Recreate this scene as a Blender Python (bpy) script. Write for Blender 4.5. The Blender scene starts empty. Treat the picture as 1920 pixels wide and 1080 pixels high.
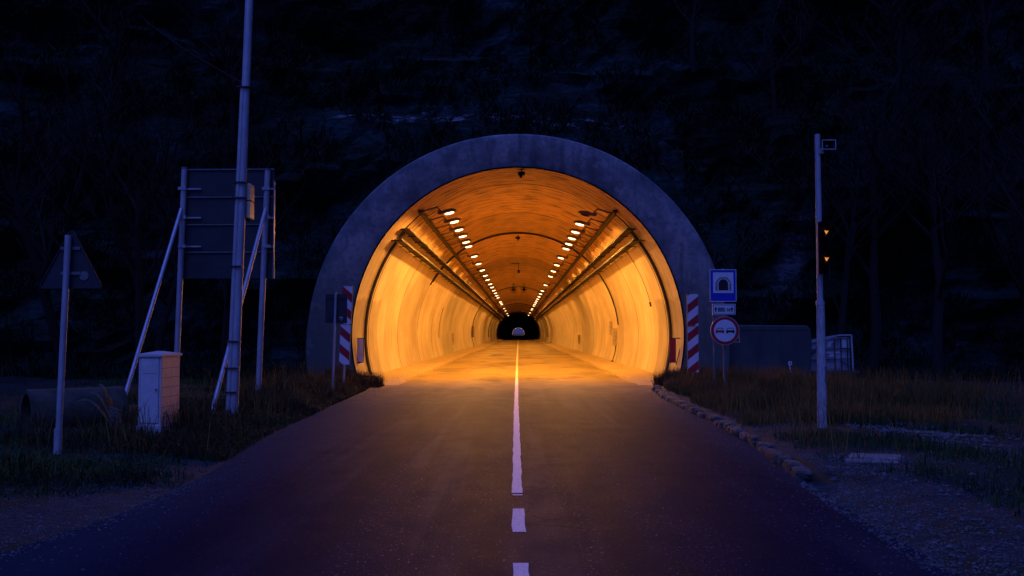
import bpy, bmesh, math, random
import numpy as np
from mathutils import Vector, Matrix, Euler, noise
random.seed(7); rng = np.random.default_rng(11)
PI = math.pi; R = math.radians
sc = bpy.context.scene
col = sc.collection

# ------------------------------------------------------------------ camera
F = 1920 * 35 / 36.0
CAM_H = 1.65
cam_d = bpy.data.cameras.new('camera'); cam = bpy.data.objects.new('camera', cam_d); col.objects.link(cam)
cam_d.sensor_width = 36; cam_d.lens = 35; cam_d.clip_end = 4000; cam_d.clip_start = 0.1
cam.location = (0, 0, CAM_H)
cam.rotation_euler = (R(90) + math.atan(85 / F), 0, math.atan(12 / F))
sc.camera = cam
RM = cam.rotation_euler.to_matrix()
def at(u, v, Y):
    """world point seen at photograph pixel (u, v) at distance Y: used to measure positions"""
    d = RM @ Vector(((u - 960) / F, -(v - 540) / F, -1))
    return Vector((0, 0, CAM_H)) + d * (Y / d.y)

# ------------------------------------------------------------------ render settings
sc.view_settings.view_transform = 'Standard'; sc.view_settings.look = 'None'
sc.view_settings.exposure = 0; sc.view_settings.gamma = 1
cy = sc.cycles
cy.use_denoising = True
cy.max_bounces = 10; cy.diffuse_bounces = 6; cy.glossy_bounces = 3
cy.sample_clamp_indirect = 6
cy.use_light_tree = True

# ------------------------------------------------------------------ world and sun
w = bpy.data.worlds.new('World'); sc.world = w; w.use_nodes = True
nt = w.node_tree; nt.nodes.clear()
wo = nt.nodes.new('ShaderNodeOutputWorld'); bg = nt.nodes.new('ShaderNodeBackground')
sky = nt.nodes.new('ShaderNodeTexSky'); sky.sky_type = 'NISHITA'; sky.sun_disc = False
SUN_EL, SUN_ROT = R(60.0), R(200)
sky.sun_elevation = SUN_EL; sky.sun_rotation = SUN_ROT
tint = nt.nodes.new('ShaderNodeMix'); tint.data_type = 'RGBA'; tint.blend_type = 'MULTIPLY'
tint.inputs['Factor'].default_value = 1
tint.inputs['B'].default_value = (0.19, 0.23, 1.0, 1)
nt.links.new(sky.outputs['Color'], tint.inputs['A'])
nt.links.new(tint.outputs['Result'], bg.inputs['Color'])
bg.inputs['Strength'].default_value = SKY_S = 0.05
nt.links.new(bg.outputs[0], wo.inputs[0])
sl = bpy.data.lights.new('sun', 'SUN'); sun = bpy.data.objects.new('sun', sl); col.objects.link(sun)
sl.energy = 1.3; sl.angle = R(35); sl.color = (0.11, 0.19, 1.0)
sun.rotation_euler = (R(30), 0, R(-20))

# ------------------------------------------------------------------ materials
def newmat(name):
    m = bpy.data.materials.new(name); m.use_nodes = True
    return m, m.node_tree, m.node_tree.nodes['Principled BSDF']
def pm(name, c1, c2=None, scale=4.0, rough=0.7, bump=0.0, bscale=None, metal=0.0, stretch=(1, 1, 1), lo=0.35, hi=0.65, detail=6, spec=None, dist=0.02):
    m, t, b = newmat(name)
    b.inputs['Roughness'].default_value = rough; b.inputs['Metallic'].default_value = metal
    if spec is not None: b.inputs['Specular IOR Level'].default_value = spec
    tc = t.nodes.new('ShaderNodeTexCoord'); mp = t.nodes.new('ShaderNodeMapping')
    mp.inputs['Scale'].default_value = stretch
    t.links.new(tc.outputs['Object'], mp.inputs['Vector'])
    c2 = c2 or tuple(x * 0.65 for x in c1)
    n = t.nodes.new('ShaderNodeTexNoise'); n.inputs['Scale'].default_value = scale; n.inputs['Detail'].default_value = detail
    n.inputs['Roughness'].default_value = 0.62
    t.links.new(mp.outputs[0], n.inputs['Vector'])
    r = t.nodes.new('ShaderNodeValToRGB'); e = r.color_ramp.elements
    e[0].position = lo; e[0].color = (*c2, 1); e[1].position = hi; e[1].color = (*c1, 1)
    t.links.new(n.outputs['Fac'], r.inputs[0]); t.links.new(r.outputs[0], b.inputs['Base Color'])
    if bump:
        n2 = t.nodes.new('ShaderNodeTexNoise'); n2.inputs['Scale'].default_value = bscale or scale * 6; n2.inputs['Detail'].default_value = 5
        t.links.new(mp.outputs[0], n2.inputs['Vector'])
        bp = t.nodes.new('ShaderNodeBump'); bp.inputs['Strength'].default_value = bump; bp.inputs['Distance'].default_value = dist
        t.links.new(n2.outputs['Fac'], bp.inputs['Height']); t.links.new(bp.outputs[0], b.inputs['Normal'])
    return m
def emis(name, colr, s, base=(.8, .8, .8)):
    m, t, b = newmat(name)
    b.inputs['Base Color'].default_value = (*base, 1); b.inputs['Emission Color'].default_value = (*colr, 1)
    b.inputs['Emission Strength'].default_value = s
    return m
class N:
    """tiny node helper"""
    def __init__(s, t): s.t = t
    def new(s, typ, **kw):
        n = s.t.nodes.new(typ)
        for k, v in kw.items(): setattr(n, k, v)
        return n
    def math(s, op, a, b=None, c=None, clamp=False):
        n = s.t.nodes.new('ShaderNodeMath'); n.operation = op; n.use_clamp = clamp
        for i, v in enumerate((a, b, c)):
            if v is None: continue
            if isinstance(v, (int, float)): n.inputs[i].default_value = v
            else: s.t.links.new(v, n.inputs[i])
        return n.outputs[0]
    def sstep(s, v, lo, hi, a=0.0, b=1.0):
        n = s.t.nodes.new('ShaderNodeMapRange'); n.interpolation_type = 'SMOOTHSTEP'
        s.t.links.new(v, n.inputs['Value'])
        n.inputs['From Min'].default_value = lo; n.inputs['From Max'].default_value = hi
        n.inputs['To Min'].default_value = a; n.inputs['To Max'].default_value = b
        return n.outputs['Result']
    def new_sep(s, vec, i):
        q = s.t.nodes.new('ShaderNodeSeparateXYZ'); s.t.links.new(vec, q.inputs[0]); return q.outputs[i]
    def noise(s, vec, scale, detail=5, rough=0.6, sx=(1, 1, 1), off=(0, 0, 0)):
        mp = s.t.nodes.new('ShaderNodeMapping'); mp.inputs['Scale'].default_value = sx; mp.inputs['Location'].default_value = off
        s.t.links.new(vec, mp.inputs['Vector'])
        n = s.t.nodes.new('ShaderNodeTexNoise'); n.inputs['Scale'].default_value = scale; n.inputs['Detail'].default_value = detail
        n.inputs['Roughness'].default_value = rough
        s.t.links.new(mp.outputs[0], n.inputs['Vector']); return n.outputs['Fac']
    def mix(s, f, a, b, mode='MIX'):
        n = s.t.nodes.new('ShaderNodeMix'); n.data_type = 'RGBA'; n.blend_type = mode
        if isinstance(f, (int, float)): n.inputs['Factor'].default_value = f
        else: s.t.links.new(f, n.inputs['Factor'])
        for k, v in (('A', a), ('B', b)):
            if isinstance(v, tuple): n.inputs[k].default_value = (*v, 1)
            else: s.t.links.new(v, n.inputs[k])
        return n.outputs['Result']
    def bump(s, h, strength, dist, b):
        n = s.t.nodes.new('ShaderNodeBump'); n.inputs['Strength'].default_value = strength; n.inputs['Distance'].default_value = dist
        s.t.links.new(h, n.inputs['Height']); s.t.links.new(n.outputs[0], b.inputs['Normal'])

M = {}
M['zinc'] = pm('galvanised_steel', (.52, .53, .55), (.36, .37, .40), 9, .5, .12, 40, metal=.35, stretch=(1, 1, .3))
M['zinc_dark'] = pm('weathered_steel', (.20, .21, .23), (.11, .12, .13), 9, .55, .1, metal=.3)
M['sign_back'] = pm('sign_back_metal', (.028, .034, .042), (.016, .020, .025), 3, .55, .05)
M['concrete_pole'] = pm('concrete_pole', (.55, .54, .53), (.28, .27, .27), 14, .85, .35, 60, stretch=(1, 1, .35))
M['cabinet'] = pm('cabinet_grey_plastic', (.66, .64, .62), (.52, .50, .48), 5, .5, .08, 30, lo=.25)
M['cab_line'] = pm('cabinet_seam', (.10, .10, .10), (.06, .06, .06), 5)
M['dark_metal'] = pm('dark_metal', (.030, .026, .022), (.016, .014, .012), 8, .6, .1)
M['tray'] = pm('rusty_tray_steel', (.045, .030, .020), (.022, .016, .011), 3, .75, .1, metal=.0, stretch=(1, .4, 1))
M['black'] = pm('matt_black', (.006, .006, .0065), (.004, .004, .0045), 8, .95, spec=.05)
M['rubber'] = pm('black_cable', (.018, .016, .015), (.010, .010, .010), 8, .5)
M['housing'] = pm('lamp_housing', (.20, .17, .14), (.11, .10, .085), 7, .5, .1)
M['white_paint'] = pm('white_reflective', (.72, .72, .73), (.60, .60, .61), 6, .45, lo=.2)
M['red_paint'] = pm('red_reflective', (.42, .012, .018), (.32, .010, .014), 6, .45)
M['blue_paint'] = pm('blue_reflective', (.012, .035, .46), (.010, .028, .38), 6, .45)
M['pict_black'] = pm('sign_black', (.012, .012, .012), (.010, .010, .010), 6, .5)
M['stone'] = pm('kerb_stone', (.15, .14, .125), (.040, .038, .036), 6, .95, 1.0, 22, dist=.05)
M['slab'] = pm('pale_concrete_slab', (.26, .25, .25), (.12, .115, .115), 7, .85, .3)
M['gravel'] = pm('gravel_stone', (.17, .165, .16), (.05, .048, .047), 5, .9, .3)
M['trunk'] = pm('tree_bark', (.008, .009, .007), (.004, .004, .003), 7, .95, .5, 22)
M['twig'] = pm('twig_bark', (.008, .009, .007), (.004, .004, .003), 5, .95)
M['skip'] = pm('skip_painted_steel', (.050, .066, .064), (.026, .036, .038), 1.6, .6, .12, 9, stretch=(1, 1, .5))
M['skip_rim'] = pm('skip_bare_rim', (.32, .34, .36), (.2, .2, .22), 5, .5)
M['tote'] = pm('white_plastic_tank', (.34, .35, .38), (.16, .17, .20), 2.2, .5, .1)
M['label_plate'] = pm('pale_label', (.55, .56, .60), (.42, .43, .46), 5, .5)
M['mark'] = pm('white_mark', (.85, .85, .86), (.75, .75, .76), 5, .6)
M['badge'] = pm('badge_blue', (.15, .38, .70), (.10, .30, .6), 5, .5)
M['dirty_conc'] = pm('mossy_concrete', (.085, .075, .060), (.016, .028, .014), 3, .95, .5, 20)
M['amber'] = emis('amber_signal_glow', (1, .36, .04), .75)
M['lens_on'] = emis('sodium_lamp_lens', (1, .62, .30), 5.0)
LAMP_W = 680.0
M['lens_off'] = pm('unlit_lamp_lens', (.10, .085, .07), (.06, .05, .04), 6, .25)
M['box_grey'] = pm('cabinet_box_grey', (.42, .36, .28), (.25, .2, .15), 5, .55)
M['box_dark'] = pm('wall_box_dark', (.12, .085, .06), (.07, .05, .035), 5, .55)
M['yellow_box'] = pm('pale_signal_box', (.85, .74, .45), (.75, .62, .38), 5, .5)
M['leaf_dead'] = pm('withered_leaf', (.10, .11, .08), (.04, .05, .035), 6, .9)

# tunnel lining: uv x = metres along the arc, uv y = metres into the tunnel
def lining_mat():
    m, t, b = newmat('tunnel_lining_concrete'); n = N(t)
    uv = n.new('ShaderNodeUVMap').outputs[0]
    sp = n.new('ShaderNodeSeparateXYZ'); t.links.new(uv, sp.inputs[0]); s, y = sp.outputs[0], sp.outputs[1]
    # cast segments, each with its own tone
    seg = n.math('DIVIDE', n.math('SUBTRACT', y, 35.3), 8.5)
    fl = n.math('FLOOR', seg); fr = n.math('SUBTRACT', seg, fl)
    wn = n.new('ShaderNodeTexWhiteNoise', noise_dimensions='1D'); t.links.new(fl, wn.inputs['W'])
    d0 = n.math('MINIMUM', fr, n.math('SUBTRACT', 1.0, fr))
    joint = n.sstep(d0, 0.003, 0.012, 1, 0)
    half = n.math('ABSOLUTE', n.math('SUBTRACT', n.math('FRACT', n.math('MULTIPLY', seg, 4.0)), .5))
    hair = n.sstep(half, 0.47, 0.5, 0, .5)
    # stains running round the arc and blotches
    streak = n.noise(uv, 1.0, 6, .65, (0.55, 2.6, 1))
    blot = n.noise(uv, .5, 6, .6, (1, .7, 1), (3, 9, 0))
    fine = n.noise(uv, 9, 4, .7, (1, 1, 1), (1, 2, 0))
    drip = n.noise(uv, 1.0, 5, .6, (.30, 3.2, 1), (7, 0, 0))
    # height measure : |s| small = crown
    a = n.math('ABSOLUTE', s)
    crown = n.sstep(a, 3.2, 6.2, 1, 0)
    low = n.sstep(a, 7.6, 9.4, 0, 1)
    base = n.mix(n.sstep(blot, .35, .68), (.44, .36, .26), (.60, .51, .39))
    base = n.mix(n.math('MULTIPLY', n.sstep(streak, .52, .68), n.sstep(a, 3.5, 6.0, .62, .30)), base, (.27, .21, .15))
    # crown: orange lamp brightness put into the colour, with short dark stains
    dash = n.noise(uv, 1.0, 3, .5, (1.1, 6.0, 1), (11, 4, 0))
    vault_glow = n.math('MULTIPLY', crown, n.sstep(blot, .25, .62, .6, 1.0))
    base = n.mix(vault_glow, base, (.66, .38, .16))
    base = n.mix(n.math('MULTIPLY', crown, n.sstep(dash, .535, .58, 0, .75)), base, (.07, .045, .03))
    base = n.mix(n.math('MULTIPLY', n.sstep(drip, .56, .72), n.math('MULTIPLY', n.math('SUBTRACT', 1.0, crown), .4)), base, (.25, .19, .13))
    tone = n.math('ADD', n.math('MULTIPLY', wn.outputs['Value'], .34), .76)
    # first metres at the mouth are another pour, darker below a ragged line
    rag = n.math('ADD', a, n.math('MULTIPLY', n.noise(uv, .8, 3), .9))
    mouth = n.math('MULTIPLY', n.sstep(y, 37.4, 37.5, 1, 0), n.sstep(rag, 7.5, 7.65, 0, .30))
    tone = n.math('MULTIPLY', tone, n.math('SUBTRACT', 1.0, mouth))
    tone = n.math('MULTIPLY', tone, n.math('ADD', .88, n.math('MULTIPLY', fine, .24)))
    cc = n.new('ShaderNodeCombineXYZ')
    for i in range(3): t.links.new(tone, cc.inputs[i])
    base = n.mix(1.0, base, cc.outputs[0], 'MULTIPLY')
    base = n.mix(n.math('MAXIMUM', joint, hair), base, (.05, .035, .025))
    base = n.mix(n.math('MULTIPLY', low, n.sstep(streak, .4, .6, .1, .35)), base, (.30, .24, .17))
    t.links.new(base, b.inputs['Base Color']); b.inputs['Roughness'].default_value = .75
    n.bump(n.math('ADD', n.math('MULTIPLY', fine, .5), n.math('ADD', streak, n.math('MULTIPLY', joint, -1.5))), .5, .03, b)
    return m
M['lining'] = lining_mat()

def collar_mat():
    m, t, b = newmat('portal_collar_concrete'); n = N(t)
    tc = n.new('ShaderNodeTexCoord').outputs['Object']
    sp = n.new('ShaderNodeSeparateXYZ'); t.links.new(tc, sp.inputs[0]); z = sp.outputs[2]
    b1 = n.noise(tc, .7, 6, .65); b2 = n.noise(tc, 7, 5, .7); b3 = n.noise(tc, 1.0, 5, .6, (3.0, 1, .35), (4, 0, 3)); b4 = n.noise(tc, 2.4, 3, .5, (1, 1, 1), (9, 0, 1))
    c = n.mix(n.sstep(b1, .36, .62), (.10, .125, .14), (.30, .325, .33))
    c = n.mix(n.math('MULTIPLY', n.sstep(b2, .48, .62), .55), c, (.11, .11, .12))
    c = n.mix(n.math('MULTIPLY', n.sstep(b3, .52, .66), .5), c, (.055, .07, .075))
    c = n.mix(n.math('MULTIPLY', n.sstep(b4, .58, .66), .35), c, (.45, .44, .44))
    moss_shade = n.math('MULTIPLY', n.sstep(z, 1.0, 5.5, 1, 0), n.sstep(b1, .25, .6, .5, .95))  # moss low down, plus shade of the legs put into the colour
    c = n.mix(moss_shade, c, (.055, .075, .06))
    t.links.new(c, b.inputs['Base Color']); b.inputs['Roughness'].default_value = .85
    n.bump(n.math('ADD', b2, b1), .6, .03, b)
    return m
M['collar'] = collar_mat()

def road_mat():
    m, t, b = newmat('asphalt'); n = N(t)
    tc = n.new('ShaderNodeTexCoord').outputs['Object']
    sp = n.new('ShaderNodeSeparateXYZ'); t.links.new(tc, sp.inputs[0]); x, y = sp.outputs[0], sp.outputs[1]
    g = n.noise(tc, 55, 3, .85); g2 = n.noise(tc, 18, 4, .75); big = n.noise(tc, .45, 6, .6, (1, .35, 1)); med = n.noise(tc, 2.2, 5, .6, (1, .6, 1), (5, 0, 0))
    ax = n.math('ABSOLUTE', x)
    # darker wheel tracks lengthways
    tr = n.noise(tc, 1.0, 4, .55, (1.7, .05, 1), (2, 0, 0))
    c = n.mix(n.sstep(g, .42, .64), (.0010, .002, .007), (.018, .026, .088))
    c = n.mix(n.sstep(n.noise(tc, 26, 2, .9, (1, .6, 1), (3, 1, 0)), .62, .70, 0, .9), c, (.20, .19, .20))
    c = n.mix(n.sstep(n.noise(tc, 1.0, 3, .55, (1.3, .05, 1), (8, 0, 0)), .50, .60, 0, .5), c, (.048, .042, .060))
    crk = n.new('ShaderNodeTexVoronoi', feature='DISTANCE_TO_EDGE'); crk.inputs['Scale'].default_value = .55; wv = n.new('ShaderNodeVectorMath', operation='ADD'); t.links.new(tc, wv.inputs[0]); nn = n.new('ShaderNodeTexNoise'); nn.inputs['Scale'].default_value = 1.5; nn.inputs['Detail'].default_value = 6; t.links.new(tc, nn.inputs['Vector']); t.links.new(nn.outputs['Color'], wv.inputs[1]); t.links.new(wv.outputs[0], crk.inputs['Vector'])
    c = n.mix(n.math('MULTIPLY', n.sstep(crk.outputs['Distance'], .004, .012, 1, 0), n.sstep(big, .45, .6, 0, .8)), c, (.003, .003, .004))
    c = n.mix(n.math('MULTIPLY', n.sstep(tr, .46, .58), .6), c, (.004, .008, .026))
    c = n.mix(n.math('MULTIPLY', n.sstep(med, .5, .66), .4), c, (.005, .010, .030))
    # dust and grit towards the edges, thicker on the right; sandy floor inside, its warm tone painted out before the mouth as lamp glow
    edge = n.math('ADD', ax, n.math('MULTIPLY', big, 1.5))
    dust = n.sstep(edge, 3.25, 4.15, 0, 1)
    dust = n.math('MULTIPLY', dust, n.sstep(g2, .3, .62, .5, 1))
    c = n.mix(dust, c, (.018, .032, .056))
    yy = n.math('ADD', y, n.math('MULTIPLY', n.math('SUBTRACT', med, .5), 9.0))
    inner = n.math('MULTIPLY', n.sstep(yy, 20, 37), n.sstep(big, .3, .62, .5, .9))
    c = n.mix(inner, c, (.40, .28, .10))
    oil = n.noise(tc, .35, 4, .5, (1.3, .5, 1), (9, 3, 0))
    c = n.mix(n.math('MULTIPLY', n.sstep(y, 24, 32), n.sstep(oil, .56, .68, 0, .6)), c, (.05, .045, .04))
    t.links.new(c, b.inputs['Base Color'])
    t.links.new(n.math('ADD', .50, n.math('MULTIPLY', med, .22)), b.inputs['Roughness'])
    b.inputs['Specular IOR Level'].default_value = .022
    n.bump(n.math('ADD', g, n.math('MULTIPLY', g2, .8)), .75, .008, b)
    return m
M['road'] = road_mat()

def line_mat():
    m, t, b = newmat('road_line_paint'); n = N(t)
    tc = n.new('ShaderNodeTexCoord').outputs['Object']
    g = n.noise(tc, 60, 4, .8); g2 = n.noise(tc, 8, 5, .7)
    c = n.mix(n.sstep(g, .33, .5), (.28, .27, .27), (.78, .77, .76))
    c = n.mix(n.math('MULTIPLY', n.sstep(g2, .55, .7), .35), c, (.35, .34, .34))
    t.links.new(c, b.inputs['Base Color']); b.inputs['Roughness'].default_value = .6
    n.bump(g, .5, .004, b); return m
M['line'] = line_mat()

def ground_mat():
    m, t, b = newmat('verge_soil'); n = N(t)
    tc = n.new('ShaderNodeTexCoord').outputs['Object']
    g = n.noise(tc, 22, 5, .75); g2 = n.noise(tc, 1.1, 6, .65); g3 = n.noise(tc, .28, 4, .6, (1, 1, 1), (2, 8, 0))
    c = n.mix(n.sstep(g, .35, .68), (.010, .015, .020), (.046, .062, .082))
    c = n.mix(n.sstep(n.math('ADD', g2, n.math('MULTIPLY', g3, .5)), .66, .86, 0, .92), c, (.010, .024, .008))
    c = n.mix(n.sstep(n.math('ABSOLUTE', n.new_sep(tc, 0)), 6.5, 10, 0, .85), c, (.012, .012, .009))
    t.links.new(c, b.inputs['Base Color']); b.inputs['Roughness'].default_value = .95
    n.bump(n.math('ADD', g, g2), .9, .05, b); return m
M['ground'] = ground_mat()

def hill_mat():
    m, t, b = newmat('cliff_rock_and_moss'); n = N(t)
    tc = n.new('ShaderNodeTexCoord').outputs['Object']
    sp = n.new('ShaderNodeSeparateXYZ'); t.links.new(tc, sp.inputs[0]); x, z = sp.outputs[0], sp.outputs[2]
    a = n.noise(tc, .16, 6, .62, (1, 1, 1.4)); s1 = n.noise(tc, .9, 6, .65, (.22, .4, 2.4)); f = n.noise(tc, 3.5, 6, .72, (1, 1, 1.8)); v = n.noise(tc, .5, 5, .6, (1.6, 1, .4), (3, 0, 0))
    c = n.mix(n.sstep(f, .4, .65), (.004, .013, .009), (.017, .036, .026))
    rock = n.math('MULTIPLY', n.sstep(a, .43, .56), n.sstep(s1, .36, .60))
    c = n.mix(rock, c, n.mix(n.sstep(f, .35, .7), (.012, .034, .038), (.034, .086, .088)))
    c = n.mix(n.sstep(v, .55, .68, 0, .85), c, (.004, .012, .007))
    # pale broken ledge above the arch
    zz = n.math('ADD', z, n.math('ADD', n.math('MULTIPLY', x, .045), n.math('MULTIPLY', n.noise(tc, .5, 4, .6, (1, 1, 0)), 1.0)))
    band = n.math('MULTIPLY', n.sstep(n.math('ABSOLUTE', n.math('SUBTRACT', zz, 9.95)), .06, .26, 1, 0), n.math('MULTIPLY', n.sstep(x, -7.5, -6, 0, 1), n.sstep(x, 3.8, 5.6, 1, 0)))
    crumb = n.sstep(n.noise(tc, 4.2, 4, .75, (.35, 1, 1.5)), .52, .60)
    c = n.mix(n.math('MULTIPLY', band, crumb), c, (.38, .38, .42))
    # tilted slabs beside the signal post
    slab = n.math('MULTIPLY', n.sstep(n.math('ABSOLUTE', n.math('SUBTRACT', n.math('SUBTRACT', x, n.math('MULTIPLY', z, .42)), 8.0)), .2, .7, 1, 0), n.sstep(z, 2.4, 3.6, 0, 1))
    slab = n.math('MULTIPLY', slab, n.sstep(z, 5.6, 6.6, 1, 0))
    c = n.mix(n.math('MULTIPLY', slab, n.sstep(f, .38, .6, .1, .8)), c, (.11, .115, .14))
    t.links.new(c, b.inputs['Base Color']); b.inputs['Roughness'].default_value = .95
    b.inputs['Specular IOR Level'].default_value = .2
    n.bump(n.math('ADD', f, n.math('MULTIPLY', s1, 1.5)), 1.0, .25, b); return m
M['hill'] = hill_mat()

def sand_mat():
    m, t, b = newmat('dusty_walkway'); n = N(t)
    tc = n.new('ShaderNodeTexCoord').outputs['Object']
    g = n.noise(tc, 14, 5, .75); g2 = n.noise(tc, 1.2, 5, .6, (1, .4, 1))
    c = n.mix(n.sstep(g, .3, .65), (.26, .18, .08), (.48, .35, .16))
    c = n.mix(n.math('MULTIPLY', n.sstep(g2, .52, .7), .5), c, (.17, .14, .10))
    t.links.new(c, b.inputs['Base Color']); b.inputs['Roughness'].default_value = .9
    n.bump(n.math('ADD', g, g2), .8, .04, b); return m
M['sand'] = sand_mat()

def stripe_mat(name, sign):
    m, t, b = newmat(name); n = N(t)
    tc = n.new('ShaderNodeTexCoord').outputs['Object']
    sp = n.new('ShaderNodeSeparateXYZ'); t.links.new(tc, sp.inputs[0])
    k = n.math('ADD', sp.outputs[2], n.math('MULTIPLY', sp.outputs[0], sign * .80))
    fr = n.math('FRACT', n.math('ADD', n.math('DIVIDE', k, .50), STRIPE_OFF[sign]))
    st = n.sstep(fr, .495, .505)
    grime = n.noise(tc, 6, 5, .6)
    c = n.mix(st, (.36, .010, .016), (.66, .66, .67))
    c = n.mix(n.math('MULTIPLY', n.sstep(grime, .5, .7), .2), c, (.2, .2, .2))
    t.links.new(c, b.inputs['Base Color']); b.inputs['Roughness'].default_value = .45
    return m
STRIPE_OFF = {-1: .05, 1: .55}
M['stripe_r'] = stripe_mat('hazard_stripes_falling_left', -1)
M['stripe_l'] = stripe_mat('hazard_stripes_falling_right', 1)

def grass_mat(name, c1, c2, c3):
    m, t, b = newmat(name); n = N(t)
    tc = n.new('ShaderNodeTexCoord').outputs['Object']
    g = n.noise(tc, 5, 3, .6); h = n.noise(tc, .5, 3, .5, (1, 1, 1), (5, 5, 0))
    c = n.mix(n.sstep(g, .35, .65), c1, c2); c = n.mix(n.sstep(h, .48, .64, 0, .8), c, c3)
    t.links.new(c, b.inputs['Base Color']); b.inputs['Roughness'].default_value = .8
    b.inputs['Specular IOR Level'].default_value = .25
    return m
M['grass'] = grass_mat('green_grass', (.010, .034, .008), (.045, .105, .022), (.006, .016, .005))
M['dry'] = grass_mat('dry_grass', (.26, .135, .030), (.12, .062, .014), (.050, .048, .012))
M['weed'] = grass_mat('weeds', (.022, .022, .008), (.080, .055, .016), (.010, .018, .006))

# ------------------------------------------------------------------ mesh helpers
class MB:
    def __init__(s): s.v = []; s.f = []
    def add(s, vs, fs):
        k = len(s.v); s.v += [tuple(p) for p in vs]; s.f += [tuple(i + k for i in f) for f in fs]; return s
    def box(s, x0, x1, y0, y1, z0, z1, mat=None):
        vs = [Vector((x, y, z)) for z in (z0, z1) for y in (y0, y1) for x in (x0, x1)]
        if mat: vs = [mat @ v for v in vs]
        return s.add(vs, [(0, 2, 3, 1), (4, 5, 7, 6), (0, 1, 5, 4), (2, 6, 7, 3), (0, 4, 6, 2), (1, 3, 7, 5)])
    def bar(s, p, q, w, h=None, up=Vector((0, 0, 1))):
        p, q = Vector(p), Vector(q); h = h or w; d = (q - p).normalized()
        if abs(d.dot(up)) > .98: up = Vector((0, 1, 0))
        a = d.cross(up).normalized() * w / 2; b = a.cross(d).normalized() * h / 2
        vs = [o + sa * a + sb * b for o in (p, q) for sa, sb in ((-1, -1), (1, -1), (1, 1), (-1, 1))]
        return s.add(vs, [(3, 2, 1, 0), (4, 5, 6, 7), (0, 1, 5, 4), (1, 2, 6, 5), (2, 3, 7, 6), (3, 0, 4, 7)])
    def tube(s, pts, r, seg=10, caps=True):
        pts = [Vector(p) for p in pts]; n = len(pts); rs = r if isinstance(r, (list, tuple)) else [r] * n
        k = len(s.v); prev = None
        for i, p in enumerate(pts):
            d = (pts[min(i + 1, n - 1)] - pts[max(i - 1, 0)]).normalized()
            if prev is None: a = d.orthogonal().normalized()
            else:
                a = prev - d * prev.dot(d); a = a.normalized() if a.length > 1e-6 else d.orthogonal().normalized()
            prev = a; b = d.cross(a)
            for j in range(seg):
                t = 2 * PI * j / seg; s.v.append(tuple(p + rs[i] * (math.cos(t) * a + math.sin(t) * b)))
        for i in range(n - 1):
            for j in range(seg):
                j2 = (j + 1) % seg; s.f.append((k + i * seg + j, k + i * seg + j2, k + (i + 1) * seg + j2, k + (i + 1) * seg + j))
        if caps:
            s.f.append(tuple(k + j for j in reversed(range(seg)))); s.f.append(tuple(k + (n - 1) * seg + j for j in range(seg)))
        return s
    def prism(s, poly, y0, y1):
        """poly in x,z extruded along y"""
        n = len(poly); vs = [(x, y0, z) for x, z in poly] + [(x, y1, z) for x, z in poly]
        return s.add(vs, [tuple(range(n)), tuple(range(2 * n - 1, n - 1, -1))] + [(i, i + n, (i + 1) % n + n, (i + 1) % n) for i in range(n)])
    def ell(s, c, rx, ry, rz, nu=14, nv=8, z0=-1, z1=1, rot=None):
        c = Vector(c); k = len(s.v)
        for i in range(nv + 1):
            q = z0 + (z1 - z0) * i / nv; a = math.asin(max(-1, min(1, q)))
            for j in range(nu):
                t = 2 * PI * j / nu; v = Vector((rx * math.cos(a) * math.cos(t), ry * math.cos(a) * math.sin(t), rz * q))
                if rot: v = rot @ v
                s.v.append(tuple(c + v))
        for i in range(nv):
            for j in range(nu):
                j2 = (j + 1) % nu; s.f.append((k + i * nu + j, k + i * nu + j2, k + (i + 1) * nu + j2, k + (i + 1) * nu + j))
        s.f.append(tuple(k + j for j in reversed(range(nu)))); s.f.append(tuple(k + nv * nu + j for j in range(nu)))
        return s
    def build(s, name, m, parent=None, smooth=False, bevel=0, loc=None):
        me = bpy.data.meshes.new(name); me.from_pydata(s.v, [], s.f); me.update()
        if smooth: me.shade_smooth()
        me.materials.append(m)
        o = bpy.data.objects.new(name, me); col.objects.link(o)
        if loc is not None: o.location = loc
        if parent: o.parent = parent
        if bevel:
            b = o.modifiers.new('bevel', 'BEVEL'); b.width = bevel; b.segments = 2; b.limit_method = 'ANGLE'
        if smooth:
            try: me.set_sharp_from_angle(angle=R(40))
            except Exception: pass
        return o
def empty(name, loc=(0, 0, 0), rz=0, rot=None):
    o = bpy.data.objects.new(name, None); col.objects.link(o); o.location = loc
    o.rotation_euler = rot or (0, 0, rz); o.empty_display_size = .2; return o
def tag(o, label=None, cat=None, group=None, kind=None):
    if label: o['label'] = label
    if cat: o['category'] = cat
    if group: o['group'] = group
    if kind: o['kind'] = kind
    return o
def copy_tree(o, parent=None, keep=True):
    c = o.copy(); col.objects.link(c)
    for k in ('label', 'group', 'category'):
        pass
    c.parent = parent
    for ch in KIDS.get(o.name, []): copy_tree(ch, c)
    return c
KIDS = {}
def register(o):
    KIDS[o.name] = list(o.children)
    for c in o.children: register(c)
ORD = ['first', 'second', 'third', 'fourth', 'fifth', 'sixth', 'seventh', 'eighth', 'ninth', 'tenth', 'eleventh', 'twelfth', 'thirteenth', 'fourteenth', 'fifteenth', 'sixteenth', 'seventeenth', 'eighteenth', 'nineteenth', 'twentieth']
TENS = {20: 'twenty', 30: 'thirty', 40: 'forty'}
def ordn(i):
    if i < 20: return ORD[i]
    n = i + 1; t = n // 10 * 10
    return (TENS[t] + '-' + ORD[n - t - 1]) if n != t else {20: 'twentieth', 30: 'thirtieth', 40: 'fortieth'}[t]

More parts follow.
